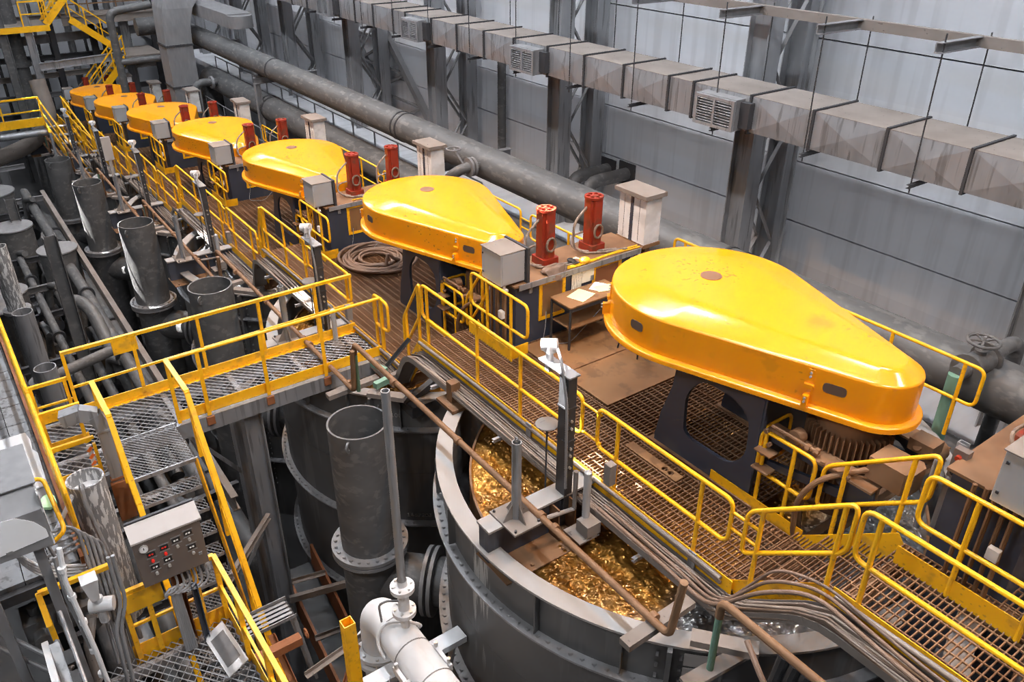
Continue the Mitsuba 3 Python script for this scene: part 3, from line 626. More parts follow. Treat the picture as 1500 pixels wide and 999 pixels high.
def tank(k):
    xf = OFF[k]; o = ORD[k]; dark = k != 0
    key = thing('flotation_tank', f'round {"grey" if not dark else "dark"} steel flotation tank full of froth, the {o} one', 'tank')
    zb = FLOOR_Z - xf[2]
    sm = 'tank_grey'
    sh = lambda: MB().lathe([(3.26, RIMZ - .02), (3.26, RIMZ - 1.6), (3.38, RIMZ - 1.6), (3.38, RIMZ - .02)], (CX, CY, 0), 96).lathe([(3.38, -1.0), (3.36, -4.0), (3.36, zb)], (CX, CY, 0), 96)
    part(key, 'shell', sh(), sm, 30, xf=xf)
    part(key, 'rim', proto('trim', lambda: MB().lathe([(3.23, RIMZ - .03), (3.23, RIMZ), (3.455, RIMZ), (3.455, RIMZ - .03)], (CX, CY, 0), 120), 'rim_steel', 30), None, xf=xf)
    for z in (-.92, -3.0, -5.0):
        b = part(key, 'band_flange', proto(f'tband{z}', lambda: MB().lathe([(3.36, z - .03), (3.52, z - .03), (3.52, z), (3.36, z)], (CX, CY, 0), 120), 'steel' , 20), None, xf=xf)
        part(b, 'bolts', proto(f'triv{z}', lambda: rivets(3.45, z, 84), 'steel', False), None, xf=xf, stuff=True)
    part(key, 'inner_lip', proto('tlip', lambda: MB().lathe([(2.95, RIMZ - 1.2), (2.95, RIMZ - .22), (2.98, RIMZ - .22), (2.98, RIMZ - 1.2)], (CX + .12, CY - .12, 0), 96), 'brown_steel', 30), None, xf=xf)
    part(key, 'launder_floor', proto('tlf', lambda: MB().lathe([(2.7, RIMZ - 1.1), (3.3, RIMZ - 1.1)], (CX, CY, 0), 64), 'black', 30), None, xf=xf)
    for a in np.radians([205, 222, 239, 256, 285, 302, 319]):
        part(key, 'stiffener', MB().beam((CX + 3.42 * math.cos(a), CY + 3.42 * math.sin(a), -.90), (CX + 3.42 * math.cos(a), CY + 3.42 * math.sin(a), RIMZ - .03), .012, .1, (math.cos(a), math.sin(a), 0)), sm, False, xf=xf)
    a = math.radians(310); c, s_ = math.cos(a), math.sin(a)
    part(key, 'joint_flange', MB().beam((CX + 3.44 * c, CY + 3.44 * s_, -6), (CX + 3.44 * c, CY + 3.44 * s_, RIMZ - .03), .05, .16, (c, s_, 0)), sm, False, xf=xf)
    if k == 1:
        part(key, 'chalk_number', shell_text('1467203', .08, -36.9, -2.9, 3.384, key), 'rim_steel', False, xf=xf, label='faint chalk number')
        part(key, 'chalk_number', shell_text('1100', .08, -42.6, -.72, 3.384, key), 'rim_steel', False, xf=xf, label='faint chalk number')
    if k == 0:
        for z0, z1 in ((-.62, -.45), (-.84, -.66)): part(key, 'pale_plate', MB().raw([(CX + r_ * math.cos(a_), CY + r_ * math.sin(a_), z_) for r_ in (3.385, 3.40) for a_ in np.radians((312.5, 316.5)) for z_ in (z0, z1)], BOXF), 'panel_top', False, xf=xf)
    part(key, 'joint_bolts', proto('jbolts', lambda: seam_bolts(), 'steel', False), None, xf=xf, stuff=True)
    fr = thing('froth', f'{"lamp tinted brown" if k in (0, 1) else "grey"} bubbling froth in the {o} round tank', 'froth', kind='stuff')
    put(fr, froth_mesh(k + 3, 430 if k == 0 else (260 if k in (-1, 1) else 110)), 'froth', True, xf)
    # radial girder with its pipe post
    scale_tank(k, key, fr)
    g = thing('tank_girder', f'short box girder from the rim of the {o} tank to the platform', 'girder')
    part(g, 'body', proto('gird', lambda: MB().box(-5.93, -5.75, 3.86, 5.4, -.46, .02), 'tank_black', False), None, xf=xf)
    part(g, 'top_plate', proto('gtop', lambda: MB().box(-5.95, -5.70, 3.84, 5.4, .02, .05), 'rim_steel', False), None, xf=xf)
    part(g, 'bottom_flange', proto('gbot', lambda: MB().box(-5.97, -5.36, 3.84, 5.4, -.475, -.46), 'brown_steel', False), None, xf=xf)
    for y in (4.75, 5.0): part(g, 'rib', proto(f'grib{y}', lambda: MB().box(-5.75, -5.58, y - .01, y + .01, -.46, .0), 'brown_steel', False), None, xf=xf)
    for q in ((-5.43, 3.95), (-5.43, 4.25), (-5.43, 4.7)): part(g, 'bolt', proto(f'gb{q}', lambda: MB().cyl((q[0], q[1], -.46), (q[0], q[1], -.43), .02, 6), 'brown_steel', False), None, xf=xf)
    p = thing('pipe_post', f'grey pipe post on a bolted plate on the girder of the {o} tank', 'post')
    part(p, 'base_plate', proto('ppl', lambda: MB().box(-5.97, -5.47, 4.03, 4.43, .05, .075), 'white_paint' if False else 'dusty', False), None, xf=xf)
    part(p, 'pipe', proto('ppi', lambda: MB().lathe([(.055, .07), (.055, 1.12), (.045, 1.12), (.045, .9)], (-5.72, 4.23, 0), 20), 'galvanised', 30), None, xf=xf)
    for a in range(4):
        c, s_ = math.cos(a * np.pi / 2), math.sin(a * np.pi / 2)
        part(p, 'gusset', proto(f'pg{a}', lambda: MB().raw([(-5.72 + c * .05 - s_ * .006, 4.23 + s_ * .05 + c * .006, .075), (-5.72 + c * .19 - s_ * .006, 4.23 + s_ * .19 + c * .006, .075), (-5.72 + c * .05 - s_ * .006, 4.23 + s_ * .05 + c * .006, .30), (-5.72 + c * .05 + s_ * .006, 4.23 + s_ * .05 - c * .006, .075), (-5.72 + c * .19 + s_ * .006, 4.23 + s_ * .19 - c * .006, .075), (-5.72 + c * .05 + s_ * .006, 4.23 + s_ * .05 - c * .006, .30)], [[0, 1, 2], [3, 5, 4], [0, 3, 4], [0, 4, 1], [1, 4, 5], [1, 5, 2], [0, 2, 5], [0, 5, 3]]), 'dusty', False), None, xf=xf)
    for q in ((-5.93, 4.07), (-5.51, 4.07), (-5.93, 4.39), (-5.51, 4.39)): part(p, 'bolt', proto(f'pb{q}', lambda: MB().cyl((q[0], q[1], .075), (q[0], q[1], .105), .016, 6), 'dark_steel', False), None, xf=xf)
    part(p, 'lifting_eye', proto('peye', lambda: ring((-5.72, 4.23, 1.15), .03, .008, 12, 'y'), 'galvanised', 30), None, xf=xf)
    # spray pipe over the rim
    w = thing('spray_pipe', f'dusty water pipe running across the rim of the {o} tank', 'pipe')
    part(w, 'pipe', proto('spp', lambda: MB().tube(fillet([(-10.35, 4.5, -.1), (-10.35, 4.5, .09), (-3.5, 4.42, .09), (-3.42, 4.42, .86)], .1, 5), .040, 12), 'brown_steel', 30), None, xf=xf)
    part(w, 'drop', proto('spd', lambda: MB().cyl((-10.35, 4.5, -.78), (-10.35, 4.5, -.1), .034, 12), 'green_paint', 30), None, xf=xf, label='greenish vertical end')
    for x in (-9.0, -7.3, -5.55, -5.3, -3.75): part(w, 'coupling', proto(f'spc{x}', lambda: MB().cyl((x - .035, 4.46, .09), (x + .035, 4.46, .09), .054, 12), 'brown_steel', 30), None, xf=xf)
    part(w, 'support_channel', proto('sps', lambda: MB().beam((-3.72, 4.05, .0), (-3.72, 4.95, .03), .14, .08).beam((-3.4, 4.62, .03), (-2.9, 5.0, .05), .16, .08), 'dusty', False), None, xf=xf)
    # level sensor mast
    s = thing('sensor_mast', f'dark square mast with a level sensor head at the {o} tank', 'mast')
    part(s, 'mast', proto('mast', lambda: MB().box(-5.86, -5.70, 4.91, 5.03, -.25, 1.68).box(-5.87, -5.69, 4.90, 5.04, .8, .83).box(-5.87, -5.69, 4.90, 5.04, 1.25, 1.28), 'dark_steel', False), None, xf=xf)
    part(s, 'arm', proto('marm', lambda: MB().box(-6.22, -5.67, 4.89, 5.05, 1.68, 1.70).box(-6.14, -6.06, 4.92, 5.02, 1.58, 1.68), 'galvanised', False), None, xf=xf)
    hd = part(s, 'sensor_head', proto('mhead', lambda: MB().cyl((-6.12, 4.97, 1.70), (-6.12, 4.97, 1.83), .045, 14).cyl((-6.19, 4.91, 1.88), (-6.06, 5.03, 1.90), .07, 18).box(-6.19, -6.05, 4.91, 5.03, 1.81, 1.91), 'white_paint', 30), None, xf=xf)
    part(s, 'hose', proto('mhose', lambda: MB().tube(fillet([(-6.06, 5.02, 1.88), (-5.82, 4.90, 1.84), (-5.68, 4.88, 1.4), (-5.665, 4.9, .2)], .2, 6), .018, 8), 'steel', 30), None, xf=xf)
    for z in (.62, .72, 1.0, 1.1, .45): part(s, 'bolt', proto(f'mb{z}', lambda: MB().cyl((-5.70, 4.97, z), (-5.675, 4.97, z), .018, 6), 'bolt', False), None, xf=xf)
    d = thing('float_gauge', f'round dusty disc on a thin rod beside the sensor mast of the {o} tank', 'gauge')
    part(d, 'disc', proto('fdisc', lambda: MB().lathe([(0, .955), (.135, .95), (.14, .94), (0, .935)], (-5.99, 4.86, 0), 28), 'dusty', 30), None, xf=xf)
    part(d, 'rod', proto('frod', lambda: MB().cyl((-5.99, 4.86, -.5), (-5.99, 4.86, .94), .011, 8), 'dark_steel', 30), None, xf=xf)
    if k in (-1, 0, 1, 2):
        c = thing('actuator_post', f'small chrome post with a box beside the cable tray of the {o} tank', 'post')
        part(c, 'post', proto('apost', lambda: MB().lathe([(.045, -.15), (.045, .58), (.0, .62)], (-5.38, 4.98, 0), 16), 'stainless', 30), None, xf=xf)
        part(c, 'box', proto('abox', lambda: MB().box(-5.40, -5.20, 4.86, 5.06, -.22, -.06), 'dusty', False), None, xf=xf); part(c, 'small_box', proto('abox2', lambda: MB().box(-5.36, -5.26, 5.2, 5.3, .34, .62), 'dusty', False), None, xf=xf)
        part(c, 'bracket', proto('abr', lambda: MB().box(-5.5, -5.2, 4.75, 5.05, -.26, -.24).tube([(-5.62, 4.5, -.05), (-5.55, 4.95, -.05), (-5.55, 4.95, .5)], .03, 8), 'dusty', 20), None, xf=xf)

def actuator(k, i):
    xf = np.array(OFF[k]) + [0, .97 * i, 0]; x, y = -9.36, 7.45
    key = thing('dart_valve_actuator', f'red actuator column, {"front" if i == 0 else "back"} one of the pair left of the {ORD[k]} machine' if k >= 0 else f'red actuator column, {"front" if i == 0 else "back"} one of the pair outside the right edge', 'actuator')
    def col():
        p = Polygon([(a, b) for a, b in fillet([(-.13, -.08, 0), (-.08, -.08, 0), (-.08, -.13, 0), (.08, -.13, 0), (.08, -.08, 0), (.13, -.08, 0), (.13, .08, 0), (.08, .08, 0), (.08, .13, 0), (-.08, .13, 0), (-.08, .08, 0), (-.13, .08, 0)], .012, 3, True)[:, :2]])
        return MB().prism(p, .86, tr(np.eye(4), (x, y, 1.07)))
    part(key, 'column', proto('acol', col, 'red_paint', 25), None, xf=xf)
    part(key, 'foot', proto('afoot', lambda: MB().prism(rrect(.34, .3, .03), .12, tr(np.eye(4), (x, y, 1.06))), 'red_paint', 25), None, xf=xf)
    def topp():
        p = Point(0, 0).buffer(.155, 10)
        for a in range(6): p = p.difference(affinity.translate(Point(0, 0).buffer(.035, 5), .09 * math.cos(a * np.pi / 3), .09 * math.sin(a * np.pi / 3)))
        return MB().prism(p, .035, tr(np.eye(4), (x, y, 1.94)))
    part(key, 'top_wheel', proto('atop', topp, 'red_paint', 25), None, xf=xf)
    part(key, 'hose_ring', proto('aring', lambda: MB().tm(MB().tube([(x + .17, y - .02 + .085 * math.cos(t), 1.42 + .11 * math.sin(t)) for t in np.arange(20) * np.pi / 10], .02, 8, closed=True).mesh()), 'rubber', 30), None, xf=xf)
    part(key, 'hose', proto('ahose', lambda: MB().tube(fillet([(x - .02, y - .12, 1.80), (x - .02, y - .38, 1.6), (x + .02, y - .42, 1.2), (x + .12, y - .25, 1.08), (x + .3, y + .1, 1.08), (x + .36, y + .45, 1.08)], .25, 6), .02, 8), 'cable_sheath', 30), None, xf=xf)
    part(key, 'hose', proto('ahose2', lambda: MB().tube(fillet([(x - .1, y - .12, 1.35), (x - .15, y - .34, 1.3), (x - .05, y - .36, 1.12), (x + .1, y - .16, 1.08), (x + .28, y + .3, 1.08)], .2, 6), .018, 8), 'cable_sheath', 30), None, xf=xf)

def valve_box(k):
    xf = OFF[k]; o = ORD[k]; zb = -1.0
    key = thing('valve_box', f'navy steel valve box left of the {o} machine, with a dusty top plate' if k >= 0 else 'navy steel valve box with yellow rail at the right edge of the photo', 'valve box')
    part(key, 'body', proto('vbody', lambda: MB().box(-9.66, -8.95, 6.58, 9.1, zb, 1.03), 'navy', False), None, xf=xf)
    part(key, 'top_plate', proto('vtop', lambda: MB().box(-9.70, -8.90, 6.52, 9.16, 1.03, 1.06), 'dusty' if False else 'brown_steel', False), None, xf=xf)
    part(key, 'edge_angle', proto('vang', lambda: MB().box(-8.90, -8.885, 6.6, 9.1, .975, 1.065), 'galvanised', False), None, xf=xf)
    for j, (y0, y1) in enumerate(((7.02, 7.54), (8.10, 8.72))):
        d = part(key, 'door', proto(f'vdf{j}', lambda: MB().box(-8.95, -8.935, y0, y0 + .06, .32, .98).box(-8.95, -8.935, y1 - .06, y1, .32, .98).box(-8.95, -8.935, y0, y1, .92, .98).box(-8.95, -8.935, y0, y1, .32, .38), 'rail_yellow', False), None, xf=xf, label='yellow framed opening')
        part(d, 'panel', proto(f'vdp{j}', lambda: MB().box(-8.95, -8.944, y0 + .06, y1 - .06, .38, .92), 'rust' if j else 'deck_sheet', False), None, xf=xf)
    for y in (6.85, 8.95): part(key, 'bracket', proto(f'vbr{y}', lambda: MB().box(-8.95, -8.93, y - .03, y + .03, .86, .97), 'galvanised', False), None, xf=xf)
    part(key, 'cable', proto('vcab', lambda: MB().tube([(-8.95 + .02 * math.sin(y * 5), y, 1.075) for y in np.linspace(7.4, 9.1, 14)], .012, 6).tube([(-8.99 + .015 * math.sin(y * 4 + 1), y, 1.075) for y in np.linspace(7.2, 9.1, 14)], .012, 6), 'rail_yellow', 30), None, xf=xf)
    for i in (0, 1): actuator(k, i)
    xf = tuple(np.array(xf) + ([.22, 0, .02] if k < 0 else [0, 0, 0]))
    c = thing('control_cabinet', f'steel control cabinet on the front corner of the box left of the {o} machine' if k >= 0 else 'large stainless control cabinet cut off by the right edge of the photo', 'cabinet')
    part(c, 'body', proto('cbody', lambda: MB().prism(rrect(.50, .44, .012, 3), .50, tr(np.eye(4), (-9.21, 6.53, 1.10))), 'stainless', False), None, xf=xf)
    part(c, 'roof', proto('croof', lambda: MB().box(-9.475, -8.945, 6.295, 6.765, 1.60, 1.612), 'dusty', False), None, xf=xf)
    part(c, 'door', proto('cdoor', lambda: MB().box(-8.96, -8.945, 6.33, 6.73, 1.12, 1.58), 'stainless', False), None, xf=xf)
    part(c, 'back_plate', proto('cback', lambda: MB().box(-9.5, -8.90, 6.755, 6.80, 1.06, 1.63), 'dark_steel', False), None, xf=xf)
    for z in (1.2, 1.5): part(c, 'lock', proto(f'clock{z}', lambda: MB().box(-9.43, -9.405, 6.298, 6.308, z - .013, z + .013), 'dark_steel', False), None, xf=xf)
    part(c, 'gland', proto('cgland', lambda: MB().cyl((-9.0, 6.4, 1.03), (-9.0, 6.4, 1.1), .02, 8).box(-9.03, -8.95, 6.36, 6.44, .99, 1.03), 'white_paint', False), None, xf=xf)
    xf = OFF[k]
    w = thing('white_cabinet', f'white metal cabinet behind the navy box left of the {o} machine' if k >= 0 else 'white cabinet outside the right edge', 'cabinet')
    part(w, 'body', proto('wbody', lambda: MB().box(-9.58, -8.95, 9.2, 9.55, 1.06, 1.86), 'white_paint', False), None, xf=xf)
    part(w, 'roof', proto('wroof', lambda: MB().box(-9.64, -8.89, 9.12, 9.6, 1.86, 1.93), 'dusty', False), None, xf=xf)
    part(w, 'strip', proto('wstrip', lambda: MB().box(-9.30, -9.24, 9.185, 9.2, 1.0, 1.86), 'navy', False), None, xf=xf)
    part(w, 'seam', proto('wseam', lambda: MB().box(-9.46, -9.452, 9.196, 9.2, 1.08, 1.84).box(-9.1, -9.092, 9.196, 9.2, 1.08, 1.84), 'steel', False), None, xf=xf)
    part(w, 'stand', proto('wstand', lambda: MB().box(-9.6, -8.93, 9.18, 9.57, 1.0, 1.06).box(-9.5, -9.4, 9.3, 9.4, -.6, 1.0).box(-9.1, -9.0, 9.3, 9.4, -.6, 1.0), 'brown_steel', False), None, xf=xf)
    # railing round the cabinet
    r = thing('cabinet_railing', f'low yellow railing in front of the control cabinet left of the {o} machine' if k >= 0 else 'yellow railing below the control cabinet at the right edge', 'railing')
    x1 = -8.25
    loop_rail(r, (-9.72, 6.28, 0), (x1, 6.28, 0), (.30, .72), xf=xf, toe=0)
    part(r, 'toe_board', proto('rtoe', lambda: MB().box(-9.8, -8.68, 6.27, 6.28, -.02, .19).box(-8.69, -8.68, 6.28, 6.62, -.02, .19), 'rail_yellow', False), None, xf=xf)
    for j in range(5):
        part(key, 'conduit', proto(f'vcon{j}', lambda: MB().tube([(-9.42 + .09 * j, 6.46 + .03 * (j % 2), -.1), (-9.42 + .09 * j, 6.46 + .03 * (j % 2), 1.08)], .022, 8), 'brown_steel', 30), None, xf=xf)
    part(key, 'junction_box', proto('vjb', lambda: MB().box(-9.14, -9.04, 6.38, 6.44, .5, .62), 'white_paint', False), None, xf=xf)

def platform(k):
    xf = OFF[k]; o = ORD[k]
    key = thing('grating_walkway', f'brown steel grating platform around the {o} machine', 'walkway')
    fine = k <= 1; sp = .055 if fine else .10
    part(key, 'grating', proto(f'gr{fine}', lambda: grating(-9.86, -3.58, 5.42, 6.58, 0, sp, .125, 'y', .011), 'brown_steel', False), None, xf=xf, stuff=True)
    part(key, 'grating', proto(f'gr2{fine}', lambda: grating(-8.93, -4.3, 6.58, 9.7, 0, sp, .125, 'y', .011).tm(grating(-9.86, -8.93, 9.1, 9.7, 0, .1, .2, 'y').mesh()), 'brown_steel', False), None, xf=xf, stuff=True)
    part(key, 'edge_plate', proto('gredge', lambda: MB().box(-9.86, -3.58, 5.395, 5.405, -.05, .14), 'rail_yellow', False), None, xf=xf)
    for y in (5.5, 6.56, 8.1, 9.66): part(key, 'beam', proto(f'grb{y}', lambda: MB().ibeam((-9.86 if y < 7 else -8.9, y, -.16), (-3.58 if y < 7 else -4.3, y, -.16), .1, .24, .014), 'brown_steel', False), None, xf=xf)
    for x in (-9.8, -7.6, -5.4, -3.65): part(key, 'cross_beam', proto(f'grx{x}', lambda: MB().ibeam((x, 5.4, -.17), (x, 9.7 if x > -9 else 6.6, -.17), .1, .22, .014), 'brown_steel', False), None, xf=xf)
    part(key, 'toe_board', proto('grtoe', lambda: MB().box(-4.95, -3.62, 6.585, 6.595, -.02, .16), 'rail_yellow', False), None, xf=xf)
    # near railing
    if k != 1:
        r = thing('walkway_railing', f'yellow tube railing along the walkway edge of the {o} machine, left section', 'railing')
        loop_rail(r, (-9.78, 5.42, 0), (-6.02, 5.42, 0), (.04, .40, .67, .93), xf=xf, stubs=(1.0, .6))
        r = thing('walkway_railing', f'yellow tube railing along the walkway edge of the {o} machine, right section', 'railing')
        loop_rail(r, (-5.74, 5.42, 0), (-3.74, 5.42, 0), (.17, .80), xf=xf, stubs=(.95, .75))
    else:
        r = thing('walkway_railing', f'yellow tube railing along the walkway edge of the {o} machine, left section', 'railing')
        loop_rail(r, (-9.78, 5.42, 0), (-7.4, 5.42, 0), (.06, .5, .93), xf=xf, stubs=(1.0, .6))
        r = thing('walkway_railing', f'yellow tube railing along the walkway edge of the {o} machine, right section', 'railing')
        loop_rail(r, (-7.1, 5.42, 0), (-5.52, 5.42, 0), (.12, .9), xf=xf)
        r = thing('walkway_railing', 'short yellow tube railing between the footbridge and the steps', 'railing')
        loop_rail(r, (-4.62, 5.42, 0), (-4.12, 5.42, 0), (.1,), xf=xf)
    r = thing('back_railing', f'yellow tube railing behind the {o} machine, facing the large pipe', 'railing')
    loop_rail(r, (-8.85, 9.85, 0), (-6.4, 9.85, 0), (.1, .6), xf=xf, stubs=(.9, .7)); 
    r = thing('back_railing', f'yellow tube railing behind the {o} machine, right section', 'railing')
    loop_rail(r, (-6.05, 9.85, 0), (-3.55, 9.85, 0), (.1, .5, .9), xf=xf)
    # steps down to the next platform on the left
    if k < 6:
        dz = OFF[k][2] - OFF[k + 1][2]; xa = -9.86; xb = OFF[k + 1][0] - OFF[k][0] - 3.58
        st = thing('steps', f'short flight of grating steps left of the {o} machine' if k >= 0 else 'short flight of grating steps at the right edge', 'stairs')
        n = 3
        for j in range(n):
            x1 = xa + (xb - xa) * (j + 1) / (n + .0); x0 = xa + (xb - xa) * j / n; z = -dz * (j + 1) / (n + 1)
            part(st, 'tread', grating(x1 - .03, x0 + .02, 5.5, 6.5, z, .042, .2, 'y').tm(MB().box(x1 - .04, x1 - .03, 5.5, 6.5, z - .04, z).mesh()), 'brown_steel', False, xf=xf)
        for y in (5.44, 6.56): part(st, 'stringer', MB().beam((xb, y, -dz - .02), (xa, y, -.02), .012, .26), 'rail_yellow', False, xf=xf)
        r = thing('step_railing', f'sloping yellow railing beside the steps left of the {o} machine, near side', 'railing')
        loop_rail(r, (xb + .02, 5.42, -dz), (xa + .02, 5.42, 0), (.16, .9), xf=xf)
        r = thing('step_railing', f'sloping yellow railing beside the steps left of the {o} machine, far side', 'railing')
        loop_rail(r, (xb + .02, 6.62, -dz), (xa + .06, 6.62, 0), (.22, .8), xf=xf)
        r = thing('corner_railing', f'short yellow corner railing behind the steps left of the {o} machine', 'railing')
        loop_rail(r, (xb - .78, 6.62, -dz), (xb - .08, 6.62, -dz), (.08, .62), xf=xf); loop_rail(r, (xb - .80, 7.15, -dz), (xb - .80, 6.64, -dz), (), xf=xf)
    # cable tray
    t = thing('cable_tray', f'tray full of dusty cables along the near edge of the {o} platform', 'cable tray')
    dz = (OFF[k][2] - OFF[k + 1][2]) if k < 6 else .6; xe = (OFF[k + 1][0] - OFF[k][0] - 3.62) if k < 6 else -10.8
    base = lambda y, z: fillet([(xe - .02, y, z - dz), (xe + .12, y, z - dz), (-9.85, y, z), (-3.62, y, z)], .25, 4)
    m = MB()
    pts = base(0, -.12)
    for a, b in zip(pts[:-1], pts[1:]):
        m.beam((a[0], 5.25, a[2]), (b[0], 5.25, b[2]), .28, .006); m.beam((a[0], 5.11, a[2] + .04), (b[0], 5.11, b[2] + .04), .005, .09); m.beam((a[0], 5.385, a[2] + .04), (b[0], 5.385, b[2] + .04), .005, .09)
    part(t, 'tray', m, 'dusty', False, xf=xf)
    nc = 17 if k <= 1 else 7; g = np.random.default_rng(50 + k)
    for j in range(nc):
        y0 = 5.125 + .25 * (j + .5) / nc; xs = np.linspace(xe, -3.62, 26 if k <= 1 else 12)
        zz = np.where(xs < xe + .1, -dz, np.where(xs < -9.85, -dz + dz * (xs - xe - .1) / (-9.95 - xe), 0))
        ph = g.uniform(0, 6, 2); amp = g.uniform(.006, .03)
        up = (j % 3) * .022
        ps = np.stack([xs, y0 + amp * np.sin(xs * .9 + ph[0]) + .01 * np.sin(xs * 2.3 + ph[1]), zz - .09 + up + .012 * np.sin(xs * 1.7 + ph[1])], 1)
        part(t, 'cable', MB().tube(ps, g.uniform(.009, .016), 6, caps=False), 'cable_sheath', 60, xf=xf)
    for x in (-8.9, -7.3, -4.6): part(t, 'bracket', proto(f'tbr{x}', lambda: MB().channel((x, 5.0, -.15), (x, 5.42, -.15), .05, .05, .006), 'galvanised', False), None, xf=xf)
    for x in (-7.0, -6.35, -4.1):
        part(t, 'stand_plate', proto(f'tsp{x}', lambda: MB().box(x - .05, x + .05, 5.36, 5.375, -.12, .16), 'galvanised', False), None, xf=xf)
    if k <= 1:
        for j, (y, z, r_) in enumerate(((5.36, .10, .026), (5.39, .05, .022))):
            part(t, 'conduit', MB().tube([(x, y + .02 * math.sin(x * .8 + j), z + .02 * math.sin(x * 1.3 + j * 2)) for x in np.linspace(-9.8, -3.7, 30)], r_, 8), 'cable_sheath', 60, xf=xf)

for k in (-1, 0, 1, 2, 3, 4, 5, 6):
    if k >= 0: machine(k)
    tank(k); valve_box(k); platform(k)
#__NEXT__
# ------------------------------------------------------------------ footbridge, stairs and the left platform
BZ = -.83
key = thing('footbridge', 'yellow edged footbridge with a grey mesh deck crossing to the machine platform', 'bridge')
part(key, 'deck_mesh', mesh_plate(-12.25, -11.27, .2, 5.38, BZ, .13, .062, .021), 'galvanised', False, stuff=True)
part(key, 'deck_mesh', mesh_plate(-12.25, -11.9, -.0 + .2, .25, BZ, .13, .062, .021), 'galvanised', False, stuff=True)
for x in (-12.3, -11.22): part(key, 'main_beam', MB().channel((x, .15, BZ - .16), (x, 5.4, BZ - .16), .1, .26, .016, side=1 if x > -12 else -1), 'galvanised', False)
for y in (.9, 1.95, 3.0, 4.1, 5.2): part(key, 'cross_beam', MB().channel((-12.3, y, BZ - .1), (-11.22, y, BZ - .1), .08, .12, .01), 'steel', False)
part(key, 'toe_board', MB().box(-11.262, -11.25, 1.95, 5.4, BZ - .01, BZ + .17), 'rail_yellow', False)
part(key, 'toe_board', MB().box(-12.29, -12.275, .75, 5.4, BZ - .01, BZ + .17), 'rail_yellow', False)
part(key, 'edge_angle', MB().angle((-12.25, .75, BZ + .02), (-12.25, 5.38, BZ + .02), .05, .006), 'rail_yellow', False)
def strip_post(par, q, top=1.1, w=.055):
    q = np.asarray(q, float); m = MB().beam(q, q + [0, 0, top], w, .012, (1, 0, 0)).beam(q + [-.02, w / 2, 0], q + [-.02, w / 2, top], .012, .04, (1, 0, 0))
    part(par, 'post', m, 'rail_yellow', False); part(par, 'foot_bracket', MB().box(q[0] - .05, q[0] + .05, q[1] - .06, q[1] + .06, q[2] - .12, q[2] + .02), 'rust', False)
r = thing('footbridge_railing', 'yellow railing on the near side of the footbridge, running down to the steps', 'railing')
part(r, 'top_rail', MB().tube([(-11.2, 1.95, BZ + 1.1), (-11.2, 5.42, BZ + 1.1)], .026, 10), 'rail_yellow')
for y in (2.37, 3.33, 4.32): strip_post(r, (-11.19, y, BZ - .06), 1.16)
part(r, 'post', MB().beam((-11.2, 5.42, BZ), (-11.2, 5.42, BZ + 1.1), .05, .05, (0, 1, 0)), 'rail_yellow', False)
r = thing('footbridge_railing', 'yellow railing on the far side of the footbridge with a blank yellow plate', 'railing')
part(r, 'top_rail', MB().beam((-12.3, .73, BZ + 1.1), (-12.3, 5.42, BZ + 1.1), .06, .05), 'rail_yellow', False)
part(r, 'mid_rail', MB().beam((-12.3, .73, BZ + .5), (-12.3, 5.42, BZ + .55), .035, .035), 'rail_yellow', False)
for y in (.75, 1.72, 2.72, 3.72, 4.72): part(r, 'post', MB().beam((-12.3, y, BZ), (-12.3, y, BZ + 1.1), .05, .05, (0, 1, 0)), 'rail_yellow', False)
part(r, 'sign_plate', MB().box(-12.285, -12.275, 1.42, 1.78, BZ + .84, BZ + 1.08), 'rail_yellow', False, label='blank yellow plate')
for x, nm in ((-12.34, 'far'), (-11.5, 'near')):
    r = thing('gap_railing', f'short yellow railing between the left platform and the footbridge, {nm} one', 'railing')
    square_rail(r, [(x, .17, BZ), (x, .73, BZ)], BZ, top=.66, mid=.02 if nm == 'near' else .3, s=.05, posts=[(x, .22, BZ), (x, .68, BZ)])
    part(r, 'toe_board', MB().box(x - .006, x + .006, .17, .74, BZ, BZ + .16), 'rail_yellow', False)
r = thing('gap_railing', 'thin yellow cross rail above the mesh at the head of the stairs', 'railing')
square_rail(r, [(-10.6, .17, BZ), (-10.6, .72, BZ)], BZ, top=.62, mid=0, s=.04, posts=[(-10.6, .7, BZ - .1)])
part(r, 'mesh_panel', mesh_plate(-11.2, -10.62, .2, .95, BZ, .13, .062, .021), 'galvanised', False, stuff=True)
part(r, 'beam', MB().channel((-10.58, .1, BZ - .12), (-10.58, .95, BZ - .12), .08, .2, .012), 'galvanised', False)
part(r, 'toe_board', MB().box(-10.62, -10.605, .15, .72, BZ, BZ + .15), 'rail_yellow', False)
for i, (y, x) in enumerate(((3.05, -11.45), (3.05, -12.2))):
    c = thing('bridge_column', f'pale steel column under the footbridge, {"front one" if i == 0 else "back one with a brace"}', 'column')
    part(c, 'shaft', MB().ibeam((x, y, FLOOR_Z), (x, y, BZ - .32), .26, .30, .022, (0, 1, 0)), 'galvanised', False)
    part(c, 'cap_plate', MB().box(x - .2, x + .2, y - .18, y + .18, BZ - .32, BZ - .29), 'steel', False)
    part(c, 'brace', MB().angle((x, y - .1, -2.9 if i else -3.6), (x, y - 1.25 if i else y - 1.1, -1.2 if i else -5.2), .07, .01), 'galvanised', False)
c = solo('tie_beam', 'dusty steel beam from the bridge column to the stairs, upper one', 'beam', MB().channel((-11.3, 3.0, -3.3), (-10.2, 1.9, -3.3), .08, .12, .012), 'dusty', False)
c = solo('tie_beam', 'dusty steel beam from the bridge column to the dark tank', 'beam', MB().channel((-11.3, 3.1, -5.4), (-11.0, 4.3, -5.4), .08, .14, .012), 'dusty', False)
